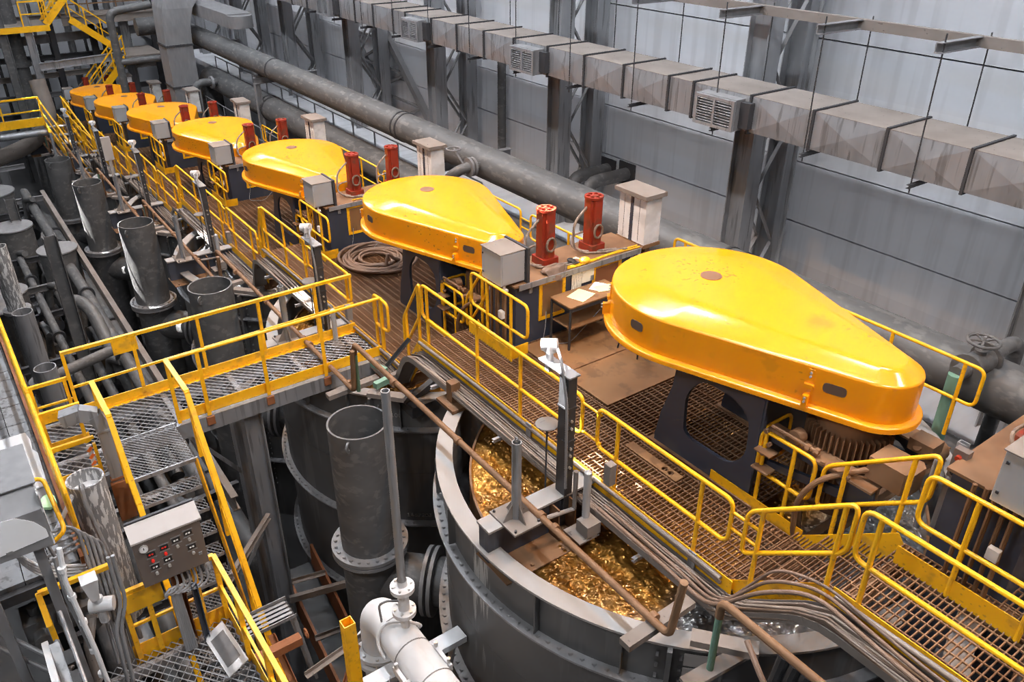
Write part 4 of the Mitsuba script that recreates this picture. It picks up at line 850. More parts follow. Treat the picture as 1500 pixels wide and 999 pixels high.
# stairs down from the bridge
st = thing('staircase', 'steep staircase with grey grating treads and yellow stringers going down from the footbridge', 'stairs')
SL = 1.70; sx0 = -10.2
part(st, 'landing', mesh_plate(-11.22, -10.22, .98, 1.84, BZ, .08, .034, .014), 'galvanised', False, stuff=True)
part(st, 'landing_edge', MB().box(-11.25, -11.22, .95, 1.88, BZ - .05, BZ + .01).box(-10.23, -10.2, .95, 1.88, BZ - .06, BZ), 'galvanised', False)
zb = -6.6
for j in range(1, 20):
    z = BZ - .29 * j
    if z < zb: break
    x = sx0 + .1 + (BZ - z) / SL
    m = mesh_plate(x - .27, x, .98, 1.80, z, .08, .034, .014)
    part(st, 'tread', m, 'galvanised', False)
    part(st, 'tread_edge', MB().box(x - .005, x, .98, 1.80, z - .05, z + .005).box(x - .27, x - .265, .98, 1.80, z - .05, z + .005), 'galvanised', False)
xb = sx0 + (BZ - zb) / SL
for y in (.95, 1.86): part(st, 'stringer', MB().beam((sx0 - .05, y, BZ - .05), (xb, y, zb), .02, .26), 'rail_yellow', False)
for i, y in enumerate((.93, 1.93)):
    r = thing('stair_railing', f'flat yellow handrail of the steep staircase, {"left" if i == 0 else "right"} side', 'railing')
    xs = -11.2
    part(r, 'top_rail', MB().beam((xs, y, BZ + 1.1), (sx0, y, BZ + 1.1), .07, .045).beam((sx0 - .02, y, BZ + 1.11), (xb, y, zb + 1.12), .07, .045), 'rail_yellow', False)
    part(r, 'mid_rail', MB().beam((sx0 + .02, y, BZ + .55), (xb, y, zb + .56), .03, .03), 'rail_yellow', False)
    for t in (0.0, .18, .36, .54, .72, .9): part(r, 'post', MB().beam((sx0 + (xb - sx0) * t, y, BZ + (zb - BZ) * t), (sx0 + (xb - sx0) * t, y, BZ + (zb - BZ) * t + 1.1), .05, .05, (0, 1, 0)), 'rail_yellow', False)
    part(r, 'post', MB().beam((xs, y, BZ), (xs, y, BZ + 1.1), .05, .05, (0, 1, 0)), 'rail_yellow', False)
# galvanised trunking at the head of the stairs
key = thing('square_trunking', 'square galvanised cable trunk with a bend beside the head of the stairs', 'trunking')
part(key, 'riser', MB().beam((-10.55, .86, -3.4), (-10.55, .86, -.02), .17, .17, (0, 1, 0)), 'galvanised', False)
m = MB()
for a, b in (((-10.55, .86, -.05), (-10.57, .80, .13)), ((-10.57, .82, .11), (-10.62, .62, .2)), ((-10.62, .66, .19), (-10.68, .42, .14))): m.beam(a, b, .18, .18, (1, 0, 0))
part(key, 'bend', m, 'galvanised', False)
for z in (-.1, -.9, -2.0): part(key, 'collar', MB().box(-10.65, -10.45, .76, .96, z - .015, z + .015), 'rust' if z < -.5 else 'steel', False)
part(key, 'side_plate', MB().box(-10.50, -10.42, .74, .96, -1.6, -.95), 'rust', False)
solo('striped_tape', 'strip of white and orange barrier tape tied to a yellow post', 'tape', MB().box(-10.9, -10.88, .62, .68, -1.25, -.5), 'white_clean', False)
for j in range(6): part('striped_tape', 'orange_stripe', MB().beam((-10.877, .62, -1.2 + .12 * j), (-10.877, .68, -1.14 + .12 * j), .004, .045, (0, 0, 1)), 'orange_paint', False)
# left platform
struct('trim_2', MB().box(-24, -8.9, -6, .08, BZ - .2, BZ - .06), 'dark_steel')
lp = thing('left_platform', 'grey plated platform at the left edge with a rusty kerb', 'platform')
for i in range(40):
    for j in range(5):
        x, y = -21.0 + .3 * i, -1.42 + .3 * j
        part(lp, 'deck_plate', MB().box(x + .005, x + .295, y + .005, y + .295, BZ - .06, BZ - .003 * ((i * 7 + j * 3) % 3)), 'galvanised', False)
part(lp, 'kerb', MB().box(-24, -8.9, .09, .13, BZ - .2, BZ + .12), 'rust', False)
for a, b, nm in ((-17.5, -14.7, 'farthest'), (-14.6, -11.55, 'middle'), (-11.45, -8.95, 'nearest')):
    r = thing('platform_railing', f'yellow tube railing along the kerb of the left platform, {nm} section', 'railing')
    loop_rail(r, (a, .16, BZ), (b, .16, BZ), (.05, .35, .65, .95), r=.03)
solo('pale_board', 'pale grey cracked board lying on the left platform', 'board', MB().prism(Polygon([(-12.25, -1.2), (-12.25, -.02), (-12.0, .02), (-11.75, .0), (-11.6, .05), (-10.75, .03), (-10.75, -1.2)]), .02, tr(np.eye(4), (0, 0, BZ + .005))), 'grey_sheet', False)
solo('lime_cloth', 'crumpled pale green cloth lying beside the yellow railing', 'cloth', (lambda m: MB().raw(m.vertices * [.16, .1, .05] * (1 + .25 * (meshkit.noise(m.vertices * 2.3, 3)[:, None] - .5)) + [-10.3, -.03, BZ + .06], m.faces))(trimesh.creation.icosphere(3)), 'lime_cloth', True)
# ------------------------------------------------------------------ control panel platform
PZ2 = -2.2
key = thing('mesh_platform', 'small platform with a coarse grey mesh floor and yellow kicks below the control panel', 'platform')
part(key, 'mesh_floor', mesh_plate(-8.45, -4.6, -1.5, 1.48, PZ2, .14, .055, .017), 'galvanised', False, stuff=True)
part(key, 'kick_plate', MB().box(-8.46, -8.45, .30, 1.5, PZ2 - .12, PZ2 + .2), 'rail_yellow', False)
part(key, 'kick_plate', MB().box(-8.45, -4.6, 1.49, 1.5, PZ2 - .12, PZ2 + .2), 'rail_yellow', False)
for x in (-8.3, -6.6, -5.0): part(key, 'cross_beam', MB().channel((x, -1.3, PZ2 - .1), (x, 1.48, PZ2 - .1), .08, .14, .012), 'steel', False)
r = thing('panel_railing', 'square yellow railing around the control panel platform', 'railing')
square_rail(r, [(-8.43, .36, PZ2), (-8.43, 1.47, PZ2)], PZ2, mid=.55, s=.06, posts=[(-8.43, .36, PZ2), (-8.43, .62, PZ2), (-8.43, 1.2, PZ2)])
square_rail(r, [(-8.43, 1.47, PZ2), (-4.7, 1.47, PZ2)], PZ2, mid=.6, s=.06, posts=[(-8.43, 1.47, PZ2), (-7.6, 1.47, PZ2), (-6.7, 1.47, PZ2), (-5.8, 1.47, PZ2)])
part(r, 'plate', MB().box(-8.40, -8.385, .36, .80, PZ2 + .80, PZ2 + 1.08), 'rail_yellow', False, label='broad yellow plate below the control panel')
r = thing('low_frame_railing', 'dusty yellow square frame railing left of the control panel', 'railing')
square_rail(r, [(-8.6, -.42, PZ2 + .35), (-8.6, .36, PZ2 + .35)], PZ2, mid=0, s=.06, posts=[(-8.6, -.42, PZ2 + .35)])
square_rail(r, [(-8.6, -.42, PZ2 + .35), (-8.35, -.42, PZ2 + .05)], PZ2, mid=0, s=.06)
# the panel
key = thing('control_box', 'brown control panel with dials, red displays and switches above the stairs', 'panel')
Pm = np.eye(4)
part(key, 'box', MB().prism(Polygon([(-8.38, -.95), (-8.2, -.95), (-8.2, -.26), (-8.36, -.15), (-8.38, -.15)]), .76, tr(XZ, (0, 1.37, 0))), 'panel_brown', 20)
part(key, 'hood', MB().raw([(-8.18, .59, -.245), (-8.18, 1.39, -.245), (-8.38, 1.39, -.12), (-8.38, .59, -.12), (-8.18, .59, -.27), (-8.18, 1.39, -.27), (-8.38, 1.39, -.145), (-8.38, .59, -.145)], [[0, 1, 2, 3], [4, 7, 6, 5], [0, 4, 5, 1], [1, 5, 6, 2], [2, 6, 7, 3], [3, 7, 4, 0]]), 'panel_top', False)
part(key, 'back_strip', MB().box(-8.42, -8.385, .60, 1.38, -.2, -.10), 'dark_steel', False)
fx = -8.2
def on_panel(u, v): return .61 + .76 * u, -.26 - .69 * v      # u to the right, v down
def disp(u, v, red):
    y, z = on_panel(u, v)
    d = part(key, 'meter', MB().box(fx, fx + .012, y - .045, y + .045, z - .028, z + .028), 'black', False)
    for q in (-.018, .014): part(d, 'digit', MB().box(fx + .012, fx + .014, y + q - .012, y + q + .010, z - .010, z + .012), 'red_light' if red else 'white_clean', False)
    part(key, 'name_plate', MB().box(fx, fx + .004, y - .06, y + .06, z + .036, z + .05), 'steel', False)
    part(key, 'name_plate', MB().box(fx, fx + .004, y - .06, y + .06, z - .062, z - .048), 'steel', False)
    part(key, 'knob', MB().cyl((fx, y, z - .095), (fx + .03, y, z - .095), .018, 12), 'red_light' if red else 'bolt', 20)
y, z = on_panel(.13, .17); g = part(key, 'gauge', MB().cyl((fx, y, z), (fx + .025, y, z), .05, 24), 'bolt', 20, label='round white dial gauge')
part(g, 'face', MB().cyl((fx + .025, y, z), (fx + .027, y, z), .042, 24), 'white_clean', False); part(g, 'needle', MB().box(fx + .027, fx + .029, y - .004, y + .004, z - .005, z + .03), 'ink', False)
for u, v, rd in ((.21, .34, 1), (.41, .30, 1), (.60, .25, 0), (.79, .20, 0), (.22, .63, 0), (.42, .58, 0), (.80, .52, 0)): disp(u, v, rd)
y, z = on_panel(.9, .74); part(key, 'socket', MB().box(fx, fx + .01, y - .02, y + .02, z - .02, z + .02), 'steel', False)
part(key, 'stand', MB().channel((-8.36, .98, PZ2), (-8.36, .98, -.95), .12, .12, .01, (0, 1, 0)), 'rust', False)
for j in range(6):
    y0 = .86 + .07 * j
    part(key, 'conduit_loop', MB().tube(fillet([(-8.3, y0 + .1, -.93), (-8.22, y0 + .12, -1.16 - .02 * j), (-8.2, y0 - .1, -1.22 - .015 * j), (-8.25, .90 + .02 * j, -1.12), (-8.22, .86 + .02 * j, -1.3), (-8.18, .86 + .025 * j, PZ2)], .12, 5), .016, 8), 'galvanised')
solo('dark_strut', 'dark blue channel strut standing beside the conduits under the control panel', 'post', MB().channel((-8.2, 1.13, PZ2), (-8.2, 1.13, -1.2), .07, .07, .01, (0, 1, 0)), 'navy', False)
key = thing('hatch_cover', 'grey framed hatch cover with a wire handle leaning on the yellow kick plate', 'hatch')
H = [np.array(q) for q in ((-8.22, 1.10, PZ2 + .03), (-8.22, 1.36, PZ2 + .18), (-7.45, 1.42, PZ2 + .18), (-7.45, 1.16, PZ2 + .03))]
nrm = np.cross(H[2] - H[0], H[1] - H[0]); nrm /= np.linalg.norm(nrm); nrm *= np.sign(nrm[2])
part(key, 'frame', MB().raw([*H, *[h + nrm * .015 for h in H]], [[0, 3, 2, 1], [4, 5, 6, 7], [0, 1, 5, 4], [1, 2, 6, 5], [2, 3, 7, 6], [3, 0, 4, 7]]), 'grey_sheet', False)
c = sum(H) / 4; I = [c + (h - c) * .68 + nrm * .016 for h in H]
part(key, 'screen', MB().raw([*I, *[h + nrm * .003 for h in I]], [[0, 3, 2, 1], [4, 5, 6, 7], [0, 1, 5, 4], [1, 2, 6, 5], [2, 3, 7, 6], [3, 0, 4, 7]]), 'steel', False)
part(key, 'handle', MB().tube(fillet([H[0] * .6 + H[3] * .4 + nrm * .02, H[0] * .6 + H[3] * .4 + nrm * .06 + [0, -.04, 0], H[0] * .4 + H[3] * .6 + nrm * .06 + [0, -.04, 0], H[0] * .4 + H[3] * .6 + nrm * .02], .02, 3), .006, 6), 'steel')
key = thing('perforated_tray', 'empty galvanised perforated cable tray bending down beside the panel platform', 'cable tray')
for j in range(5): part(key, 'strip', MB().beam((-8.5, 1.62 + .0, -2.30 + .0 + .0 * j), (-8.5, 1.62, -2.3), .01, .01) if False else MB().beam((-8.35 + .075 * j, 1.62, -2.32), (-8.35 + .075 * j, 2.22, -2.32), .045, .006).beam((-8.35 + .075 * j, 2.22, -2.32), (-8.25 + .075 * j, 2.36, -3.6), .045, .006, (1, 0, 0)), 'steel', False)
part(key, 'edge', MB().beam((-8.02, 1.62, -2.30), (-8.02, 2.25, -2.30), .006, .06).beam((-8.40, 1.62, -2.30), (-8.40, 2.25, -2.30), .006, .06), 'galvanised', False)
solo('red_channel', 'dusty red channel beam with a lifting eye beside the panel platform', 'beam', MB().channel((-7.55, 1.5, -2.22), (-7.55, 2.12, -2.22), .12, .12, .012).tm(ring((-7.55, 2.2, -2.18), .06, .014, 14, 'y').mesh()), 'rust', False)
solo('thin_strut', 'thin dusty horizontal strut right of the red channel beam', 'beam', MB().angle((-7.2, 2.0, -2.5), (-7.35, 2.9, -2.5), .07, .01), 'dusty', False)
solo('rust_brace', 'rusty diagonal brace under the thin dusty strut', 'beam', MB().angle((-6.9, 2.1, -3.4), (-7.25, 2.75, -2.5), .07, .01), 'rust', False)
solo('rust_brace', 'rusty diagonal brace behind the yellow railing beside the red channel', 'beam', MB().angle((-7.9, 1.85, -2.3), (-6.9, 1.95, -3.4), .08, .01), 'rust', False)
key = thing('tube_post', 'worn yellow square tube post with an open top beside the grey elbow pipe', 'post')
q = Polygon([(-.065, -.065), (.065, -.065), (.065, .065), (-.065, .065)]).difference(Polygon([(-.055, -.055), (.055, -.055), (.055, .055), (-.055, .055)]))
put(key, MB().prism(q, 4.2, tr(np.eye(4), (-6.0, 2.2, -4.75))), 'rail_yellow', False)
# ------------------------------------------------------------------ elbow pipe with the ball valve
key = thing('elbow_pipe', 'thick pale grey pipe with a bend at its left end and a clamp', 'pipe')
part(key, 'barrel', MB().tube(fillet([(-7.25, 3.08, -4.4), (-7.25, 3.08, -1.98), (-2.0, 3.08, -1.98)], .42, 10), .245, 32), 'grey_sheet')
for x in (-6.75, -6.3, -5.75, -5.25): part(key, 'weld_ring', MB().tube([(x - .008, 3.08, -1.98), (x + .008, 3.08, -1.98)], .250, 32), 'steel')
part(key, 'flange', MB().lathe([(.25, -2.72), (.36, -2.72), (.36, -2.66), (.25, -2.66)], (-7.25, 3.08, 0), 32).lathe([(.25, -2.88), (.36, -2.88), (.36, -2.82), (.25, -2.82)], (-7.25, 3.08, 0), 32), 'grey_sheet', 20)
for a in range(10): part(key, 'flange_bolt', MB().cyl((-7.25 + .31 * math.cos(a * .6283), 3.08 + .31 * math.sin(a * .6283), -2.90), (-7.25 + .31 * math.cos(a * .6283), 3.08 + .31 * math.sin(a * .6283), -2.63), .022, 6), 'grey_sheet', False)
part(key, 'hoop', MB().tube([(-6.62 + .1 * math.sin(t * 2), 3.08 + .29 * math.cos(t), -1.98 + .29 * math.sin(t)) for t in np.linspace(-.2, 3.6, 18)], .022, 8), 'grey_sheet')
part(key, 'support_bracket', MB().channel((-6.45, 2.3, -2.3), (-6.45, 3.9, -2.3), .22, .10, .012).angle((-6.4, 2.75, -2.25), (-5.8, 2.35, -3.4), .09, .012).angle((-6.5, 3.8, -2.3), (-6.3, 3.5, -2.9), .09, .012), 'grey_sheet', False)
part(key, 'clamp_plate', MB().beam((-6.25, 2.80, -1.98), (-5.85, 2.80, -1.98), .05, .10).beam((-6.25, 3.36, -1.98), (-5.85, 3.36, -1.98), .05, .10), 'grey_sheet', False)
for q in ((-6.2, 2.80), (-5.9, 2.80), (-6.2, 3.36), (-5.9, 3.36)): part(key, 'clamp_bolt', MB().cyl((q[0], q[1], -1.95), (q[0], q[1], -1.85), .025, 8), 'bolt', False)
key = thing('vent_pipe', 'tall thin grey pipe with a flanged ball valve standing on the grey elbow pipe', 'pipe')
part(key, 'riser', MB().lathe([(.052, -.98), (.050, 1.75), (.038, 1.75), (.038, 1.5)], (-6.55, 3.14, 0), 20), 'galvanised')
part(key, 'stub', MB().cyl((-6.55, 3.14, -1.85), (-6.55, 3.14, -1.45), .055, 16), 'grey_sheet')
v = part(key, 'valve_body', MB().lathe([(.055, -1.5), (.15, -1.5), (.15, -1.44), (.07, -1.43), (.07, -1.12), (.15, -1.11), (.15, -1.05), (.06, -1.04), (.06, -.95)], (-6.55, 3.14, 0), 28), 'grey_sheet', 25, label='flanged ball valve')
part(v, 'lever', MB().tube(fillet([(-6.55, 3.08, -1.27), (-6.62, 2.95, -1.25), (-6.66, 2.86, -1.30), (-6.62, 2.86, -1.55)], .04, 4), .014, 8), 'steel')
for a in range(6):
    c, s_ = math.cos(a * 1.047 + .3), math.sin(a * 1.047 + .3)
    part(v, 'bolt', MB().cyl((-6.55 + .115 * c, 3.14 + .115 * s_, -1.08), (-6.55 + .115 * c, 3.14 + .115 * s_, -1.02), .018, 6).cyl((-6.55 + .115 * c, 3.14 + .115 * s_, -1.52), (-6.55 + .115 * c, 3.14 + .115 * s_, -1.41), .018, 6), 'bolt', False)
# ------------------------------------------------------------------ standpipes
SP = [(-9.14, -.44, 'nearest, in front of the dark tank'), (-15.88, -.9, 'second, behind the footbridge'), (-22.2, -1.55, 'third, with a bright streak'), (-28.73, -2.25, 'fourth from the near end'), (-34.6, -2.96, 'fifth, at the far end')]
for i, (x, zt, nm) in enumerate(SP):
    key = thing('standpipe', f'wide open grey standpipe, {nm}', 'pipe'); y = 3.9; zf = zt - 2.25
    part(key, 'upper_pipe', MB().lathe([(.41, zt - .5), (.41, zt), (.44, zt), (.44, zf)], (x, y, 0), 48), 'pipe_grey', 30)
    part(key, 'floor_inside', MB().lathe([(0, zt - 1.6), (.42, zt - 1.6)], (x, y, 0), 32), 'black')
    part(key, 'liner', MB().lathe([(.41, zt - 1.6), (.41, zt - .4)], (x, y, 0), 40), 'pipe_grey', 30)
    fl = part(key, 'flange', MB().lathe([(.44, zf - .06), (.60, zf - .06), (.60, zf), (.44, zf)], (x, y, 0), 48).lathe([(.44, zf - .14), (.60, zf - .14), (.60, zf - .08), (.44, zf - .08)], (x, y, 0), 48), 'steel', 20)
    for a in range(24 if i < 3 else 14):
        t = a * 2 * np.pi / (24 if i < 3 else 14); part(fl, 'bolt', MB().cyl((x + .53 * math.cos(t), y + .53 * math.sin(t), zf - .17), (x + .53 * math.cos(t), y + .53 * math.sin(t), zf + .03), .026, 6), 'steel', False)
    part(key, 'lower_pipe', MB().cyl((x, y, zf - .1), (x, y, FLOOR_Z), .46, 40), 'pipe_grey', 30)
    L = 4.74 - 3.36 * TSC[i]; tx_, ty_ = (x + .7 * L, y + .713 * L)
    part(key, 'branch', MB().cyl((x, y, zf - .75), (tx_, ty_, zf - .75), .40, 36), 'pipe_grey', 30)
    for t in (.64, .72):
        d = np.array([.7, .713, 0]); q0 = np.array([x, y, zf - .75]) + d * L * t
        part(key, 'branch_flange', MB().cyl(q0, q0 + d * .06, .56, 40), 'steel', 20)
    part(key, 'lug', MB().prism(Point(0, 0).buffer(.09).difference(Point(0, -.01).buffer(.035)), .03, tr(np.array([[.7, 0, .7, 0], [-.7, 0, .7, 0], [0, 1, 0, 0], [0, 0, 0, 1.0]]), (x + .33, y - .33, zt - .12))), 'pipe_grey', False)
for i, (x, y, zt, r, nm) in enumerate(((-19.6, .70, -2.12, .215, 'third from the near end'), (-16.55, .66, -2.05, .205, 'nearest but one, behind the yellow gap railing'), (-13.85, .60, -1.95, .21, 'nearest, inside the yellow gap railing'), (-23.5, .75, -1.9, .22, 'fourth, at the left edge'))):
    key = thing('small_standpipe', f'slim open grey pipe stub, {nm}', 'pipe')
    part(key, 'pipe', MB().lathe([(r - .02, zt - 1.2), (r - .02, zt), (r, zt), (r, zt - 1.8)], (x, y, 0), 32), 'splattered' if i == 3 else 'galvanised', 30)
    part(key, 'flange', MB().lathe([(r, zt - 1.86), (r + .12, zt - 1.86), (r + .12, zt - 1.78), (r, zt - 1.78)], (x, y, 0), 32), 'steel', 20)
    part(key, 'foot', MB().cyl((x, y, zt - 1.8), (x, y, FLOOR_Z), r + .02, 24), 'pipe_grey', 30)
    part(key, 'inside', MB().lathe([(0, zt - 1.1), (r, zt - 1.1)], (x, y, 0), 24), 'black')
key = thing('splattered_pipe', 'short pipe stub splattered with white slurry beside the lower stairs', 'pipe')
part(key, 'pipe', MB().lathe([(.20, -1.1), (.20, -.23), (.225, -.23), (.225, -2.6)], (-9.75, .43, 0), 32), 'splattered')
part(key, 'fill', MB().lathe([(0, -.42), (.2, -.42)], (-9.75, .43, 0), 24), 'white_clean')
part(key, 'hose', MB().tube(fillet([(-9.6, .40, -.5), (-9.55, .36, -.12), (-9.45, .34, -.35), (-9.2, .42, -1.3), (-8.95, .45, -2.4)], .12, 5), .03, 8), 'galvanised')
part(key, 'hose', MB().tube(fillet([(-9.7, .3, -.3), (-9.5, .1, -.45), (-9.3, -.15, -.65)], .2, 6), .028, 8), 'white_paint')
# ------------------------------------------------------------------ lower left corner
key = thing('white_cover_box', 'grey sheet metal box with a torn white sheet on its front at the left edge', 'box')
part(key, 'body', MB().prism(Polygon([(-8.9, .3), (-8.0, .3), (-8.0, .78), (-8.2, 1.0), (-8.9, 1.0)]), .9, tr(XZ, (0, -.10, 0))), 'steel', False)
part(key, 'lid', MB().box(-8.95, -8.15, -1.0, -.07, 1.0, 1.015), 'steel', False)
part(key, 'sheet', MB().prism(Polygon([(-1.0, .36), (-1.0, .62), (-.62, .6), (-.52, .80), (-.34, .78), (-.2, .66), (-.12, .52), (-.12, .42)]), .006, tr(YZ, (-7.997, 0, 0))), 'white_clean', False, label='torn white sheet')
part(key, 'side_flap', MB().box(-8.6, -8.0, -.10, -.085, .3, .95), 'splattered', False)
part(key, 'tag', MB().box(-7.992, -7.989, -.52, -.46, .37, .41), 'steel', False)
part(key, 'stand', MB().box(-8.85, -8.75, -.9, -.8, PZ2, .3).box(-8.2, -8.1, -.3, -.2, PZ2, .3), 'steel', False)
key = thing('bent_handrail', 'pale yellow bent tube rail in front of the grey sheet metal box', 'railing')
part(key, 'rail', MB().tube(fillet([(-9.6, -1.2, .12), (-9.55, .0, .12), (-8.75, .04, -.15), (-8.75, -.12, -.25)], .1, 5), .026, 10), 'rail_yellow')
part(key, 'leg', MB().tube([(-9.5, -.3, .10), (-7.2, -.25, -1.2)], .022, 8), 'galvanised')
for j in range(5):
    y1, z0 = .16 + .05 * j, -.22 - .075 * j
    solo('grey_conduit', f'pale grey bent conduit between the sheet metal box and the control panel, {["top", "second", "third", "fourth", "lowest"][j]} one', 'conduit', MB().tube(fillet([(-8.92 + .015 * j, -.22, z0 - .06 * (j > 2)), (-8.9, y1 - .06, z0), (-8.88, y1, z0 - .12), (-8.6 + .02 * j, y1 - .02, -1.2), (-8.5, y1 - .05, PZ2)], .09, 6), .021, 10), 'galvanised')
for j in range(4):
    z0 = -.50 - .05 * j
    solo('conduit_run', f'pale conduit in the bundle below the sheet metal box, {["top", "second", "third", "lowest"][j]} one', 'conduit', MB().tube(fillet([(-9.2, -.62, -.1), (-8.95, -.45, z0 + .05), (-8.9, -.30, z0 - .15), (-8.9, .12, z0 - .35)], .1, 5), .020, 8), 'grey_sheet')
for j in range(2): solo('floor_pipe', f'thin pale pipe rising from the mesh floor, {["left", "right"][j]} of two', 'pipe', MB().tube(fillet([(-8.2, .34 + .05 * j, -.3), (-8.2, .33 + .05 * j, -1.0), (-8.15, .18 + .06 * j, -1.35), (-8.12, .13 + .06 * j, PZ2)], .12, 5), .022, 10), 'galvanised')
solo('slim_rod', 'slim dark rod leaning from the yellow bent rail past the sheet metal box', 'rod', MB().tube([(-8.32, -.27, .95), (-8.25, -.1, -.35)], .018, 8), 'steel')
key = thing('knuckled_pipe', 'thin dusty pipe with couplings leaning across the lower left corner', 'pipe')
part(key, 'pipe', MB().tube([(-7.95, -.07, .26), (-7.9, -.12, -.15), (-7.85, -.07, -1.25), (-7.8, -.06, PZ2)], .028, 10), 'grey_sheet')
part(key, 'pipe', MB().tube([(-8.1, -.14, .05), (-7.95, -.16, -.4), (-7.92, -.1, -1.3)], .024, 10), 'steel')
for z in (.05, -.35, -.75, -1.2, -1.6): part(key, 'coupling', MB().cyl((-7.9, -.11 + .02 * (z < -.5), z), (-7.9, -.11 + .02 * (z < -.5), z - .06), .042, 10), 'grey_sheet')
for j, (y, z, d) in enumerate(((-.25, -1.3, .5), (.0, -1.55, .35), (-.55, -1.5, .4))): solo('dark_gearbox', f'dusty dark machine block down behind the low yellow frame, {["left", "right", "lowest"][j]} one', 'machine', MB().box(-9.4, -9.0, y - .16, y + .12, z - d, z).cyl((-9.0, y, z - .2), (-8.85, y, z - .2), .1, 16).cyl((-9.2, y, z), (-9.2, y, z + .12), .07, 14), 'pipe_grey', 30)
key = thing('grey_guard_rail', 'grey tube guard rail with a bent top at the left bottom edge', 'railing')
part(key, 'post', MB().tube(fillet([(-9.5, -.9, -1.05), (-9.35, -.47, -1.0), (-7.6, -.36, -2.15)], .08, 5), .035, 10), 'steel')
for z, zz in ((-1.35, -1.75), (-1.7, -2.05)): part(key, 'rail', MB().tube([(-9.4, -1.2, z), (-8.3, -.35, zz)], .03, 8), 'steel')
key = thing('push_button_box', 'white box with black push buttons at the bottom left edge', 'switch box')
part(key, 'plate', MB().box(-8.4, -7.7, -.56, -.49, -2.1, -1.28), 'white_clean', False); part(key, 'channel', MB().channel((-8.3, -.44, -1.28), (-7.4, -.42, -1.9), .1, .12, .01), 'galvanised', False)
for j in range(3): part(key, 'button', MB().beam((-8.15 + .2 * j, -.32, -1.32 - .14 * j), (-8.02 + .2 * j, -.32, -1.41 - .14 * j), .12, .12), 'black', False)
key = thing('grey_motor', 'small dusty grey motor valve among the conduits left of the control panel', 'valve')
part(key, 'body', MB().cyl((-8.4, .02, -1.05), (-8.3, .26, -1.05), .09, 18).cyl((-8.35, .12, -1.3), (-8.35, .12, -.92), .055, 14), 'grey_sheet', 25)
part(key, 'hopper', MB().raw([(-8.38, .0, -.55), (-8.2, .0, -.55), (-8.2, .18, -.55), (-8.38, .18, -.55), (-8.33, .05, -.88), (-8.25, .05, -.88), (-8.25, .13, -.88), (-8.33, .13, -.88)], [[3, 2, 1, 0], [0, 1, 5, 4], [1, 2, 6, 5], [2, 3, 7, 6], [3, 0, 4, 7], [4, 5, 6, 7]]), 'grey_sheet', False)
part(key, 'neck', MB().tube([(-8.4, .0, -1.2), (-8.3, -.12, -1.5), (-8.3, -.15, -2.1)], .06, 12), 'dusty')
# rubbish of beams, pipes and pumps down in the pit
g = np.random.default_rng(11)
NTH = ['first', 'second', 'third', 'fourth', 'fifth', 'sixth', 'seventh', 'eighth', 'ninth', 'tenth', 'eleventh', 'twelfth']
def pit(name, label, cat, mb, m='dark_steel', smooth=30, group=None): solo(name, label, cat, mb, m, smooth, group=group)
for i, (y, z, x0, x1, r) in enumerate(((2.62, -4.4, -36, -14.5, .16), (2.1, -5.2, -34, -12.5, .12), (1.5, -4.8, -30, -15, .11), (.2, -5.6, -40, -12, .22), (3.1, -5.6, -36, -13, .2), (1.15, -6.2, -38, -11.5, .18))):
    key = thing('pit_pipe', f'dark pipe running lengthwise down in the pit, {["below the wide standpipes", "second in from the standpipes", "in the middle of the pit", "along the left side", "lowest beside the dark tanks", "at the bottom of the pit"][i]}', 'pipe')
    part(key, 'barrel', MB().tube(fillet([(x0, y, z), (x1, y, z), (x1, y, z - 2.6)], .4, 6), r, 18), 'pipe_grey')
    for x in np.arange(x0 + 2, x1, 4.5): part(key, 'joint', MB().cyl((x - .05, y, z), (x + .05, y, z), r + .07, 20), 'dark_steel', 20)
pit('arched_pipe', 'dark arched pipe bend among the pit pipes', 'pipe', MB().tube(fillet([(-23.4, 2.0, -6.5), (-23.4, 2.0, -3.7), (-22.6, 2.35, -3.7), (-20.5, 2.55, -5.2), (-17.0, 2.6, -6.0)], .6, 8), .17, 18), 'pipe_grey')
pit('cross_pipe', 'dark pipe crossing the pit beside the slim pipe stub', 'pipe', MB().tube([(-19.0, .8, -3.6), (-20.2, 2.6, -3.9)], .13, 16), 'pipe_grey')
pit('long_pit_beam', 'long dusty steel beam running lengthwise beside the wide standpipes', 'beam', MB().ibeam((-34, 3.05, -4.0), (-13.3, 2.95, -4.4), .14, .34, .02), 'dusty', False)
for i in range(26):
    x = -12.8 - i * 1.15 - float(g.uniform(0, .5)); z = float(g.uniform(-6.6, -4.6))
    pit('pit_cross_beam', 'dark cross beam down in the pit between the tanks and the left platform', 'beam', MB().ibeam((x, -.4, z), (x + float(g.uniform(-.3, .3)), float(g.choice([2.9, 3.3, 2.2])), z), .12, .2, .016), str(g.choice(['dark_steel', 'steel', 'pipe_grey'])), False, group='cross beams in the pit')
for i in range(12):
    x = -15.5 - i * 1.9; y = float(g.uniform(.9, 2.4)); z = float(g.uniform(-6.4, -5.2)); a = float(g.uniform(.25, .45))
    key = thing('pit_pump', f'dusty dark pump with a round casing in the pit, {NTH[i]} from the near end', 'pump')
    part(key, 'casing', MB().cyl((x - .18, y, z), (x + .18, y, z), a, 24).cyl((x, y, z), (x + .9, y, z), a * .6, 18), 'dark_steel', 30)
    part(key, 'outlet', MB().tube(fillet([(x, y, z), (x, y + .1, z + a + .7), (x + .8, y + .3, z + a + .9)], .25, 6), .1, 12), 'pipe_grey')
    part(key, 'base', MB().box(x - .5, x + 1.0, y - .4, y + .4, z - a - .25, z - a - .05), 'steel', False)
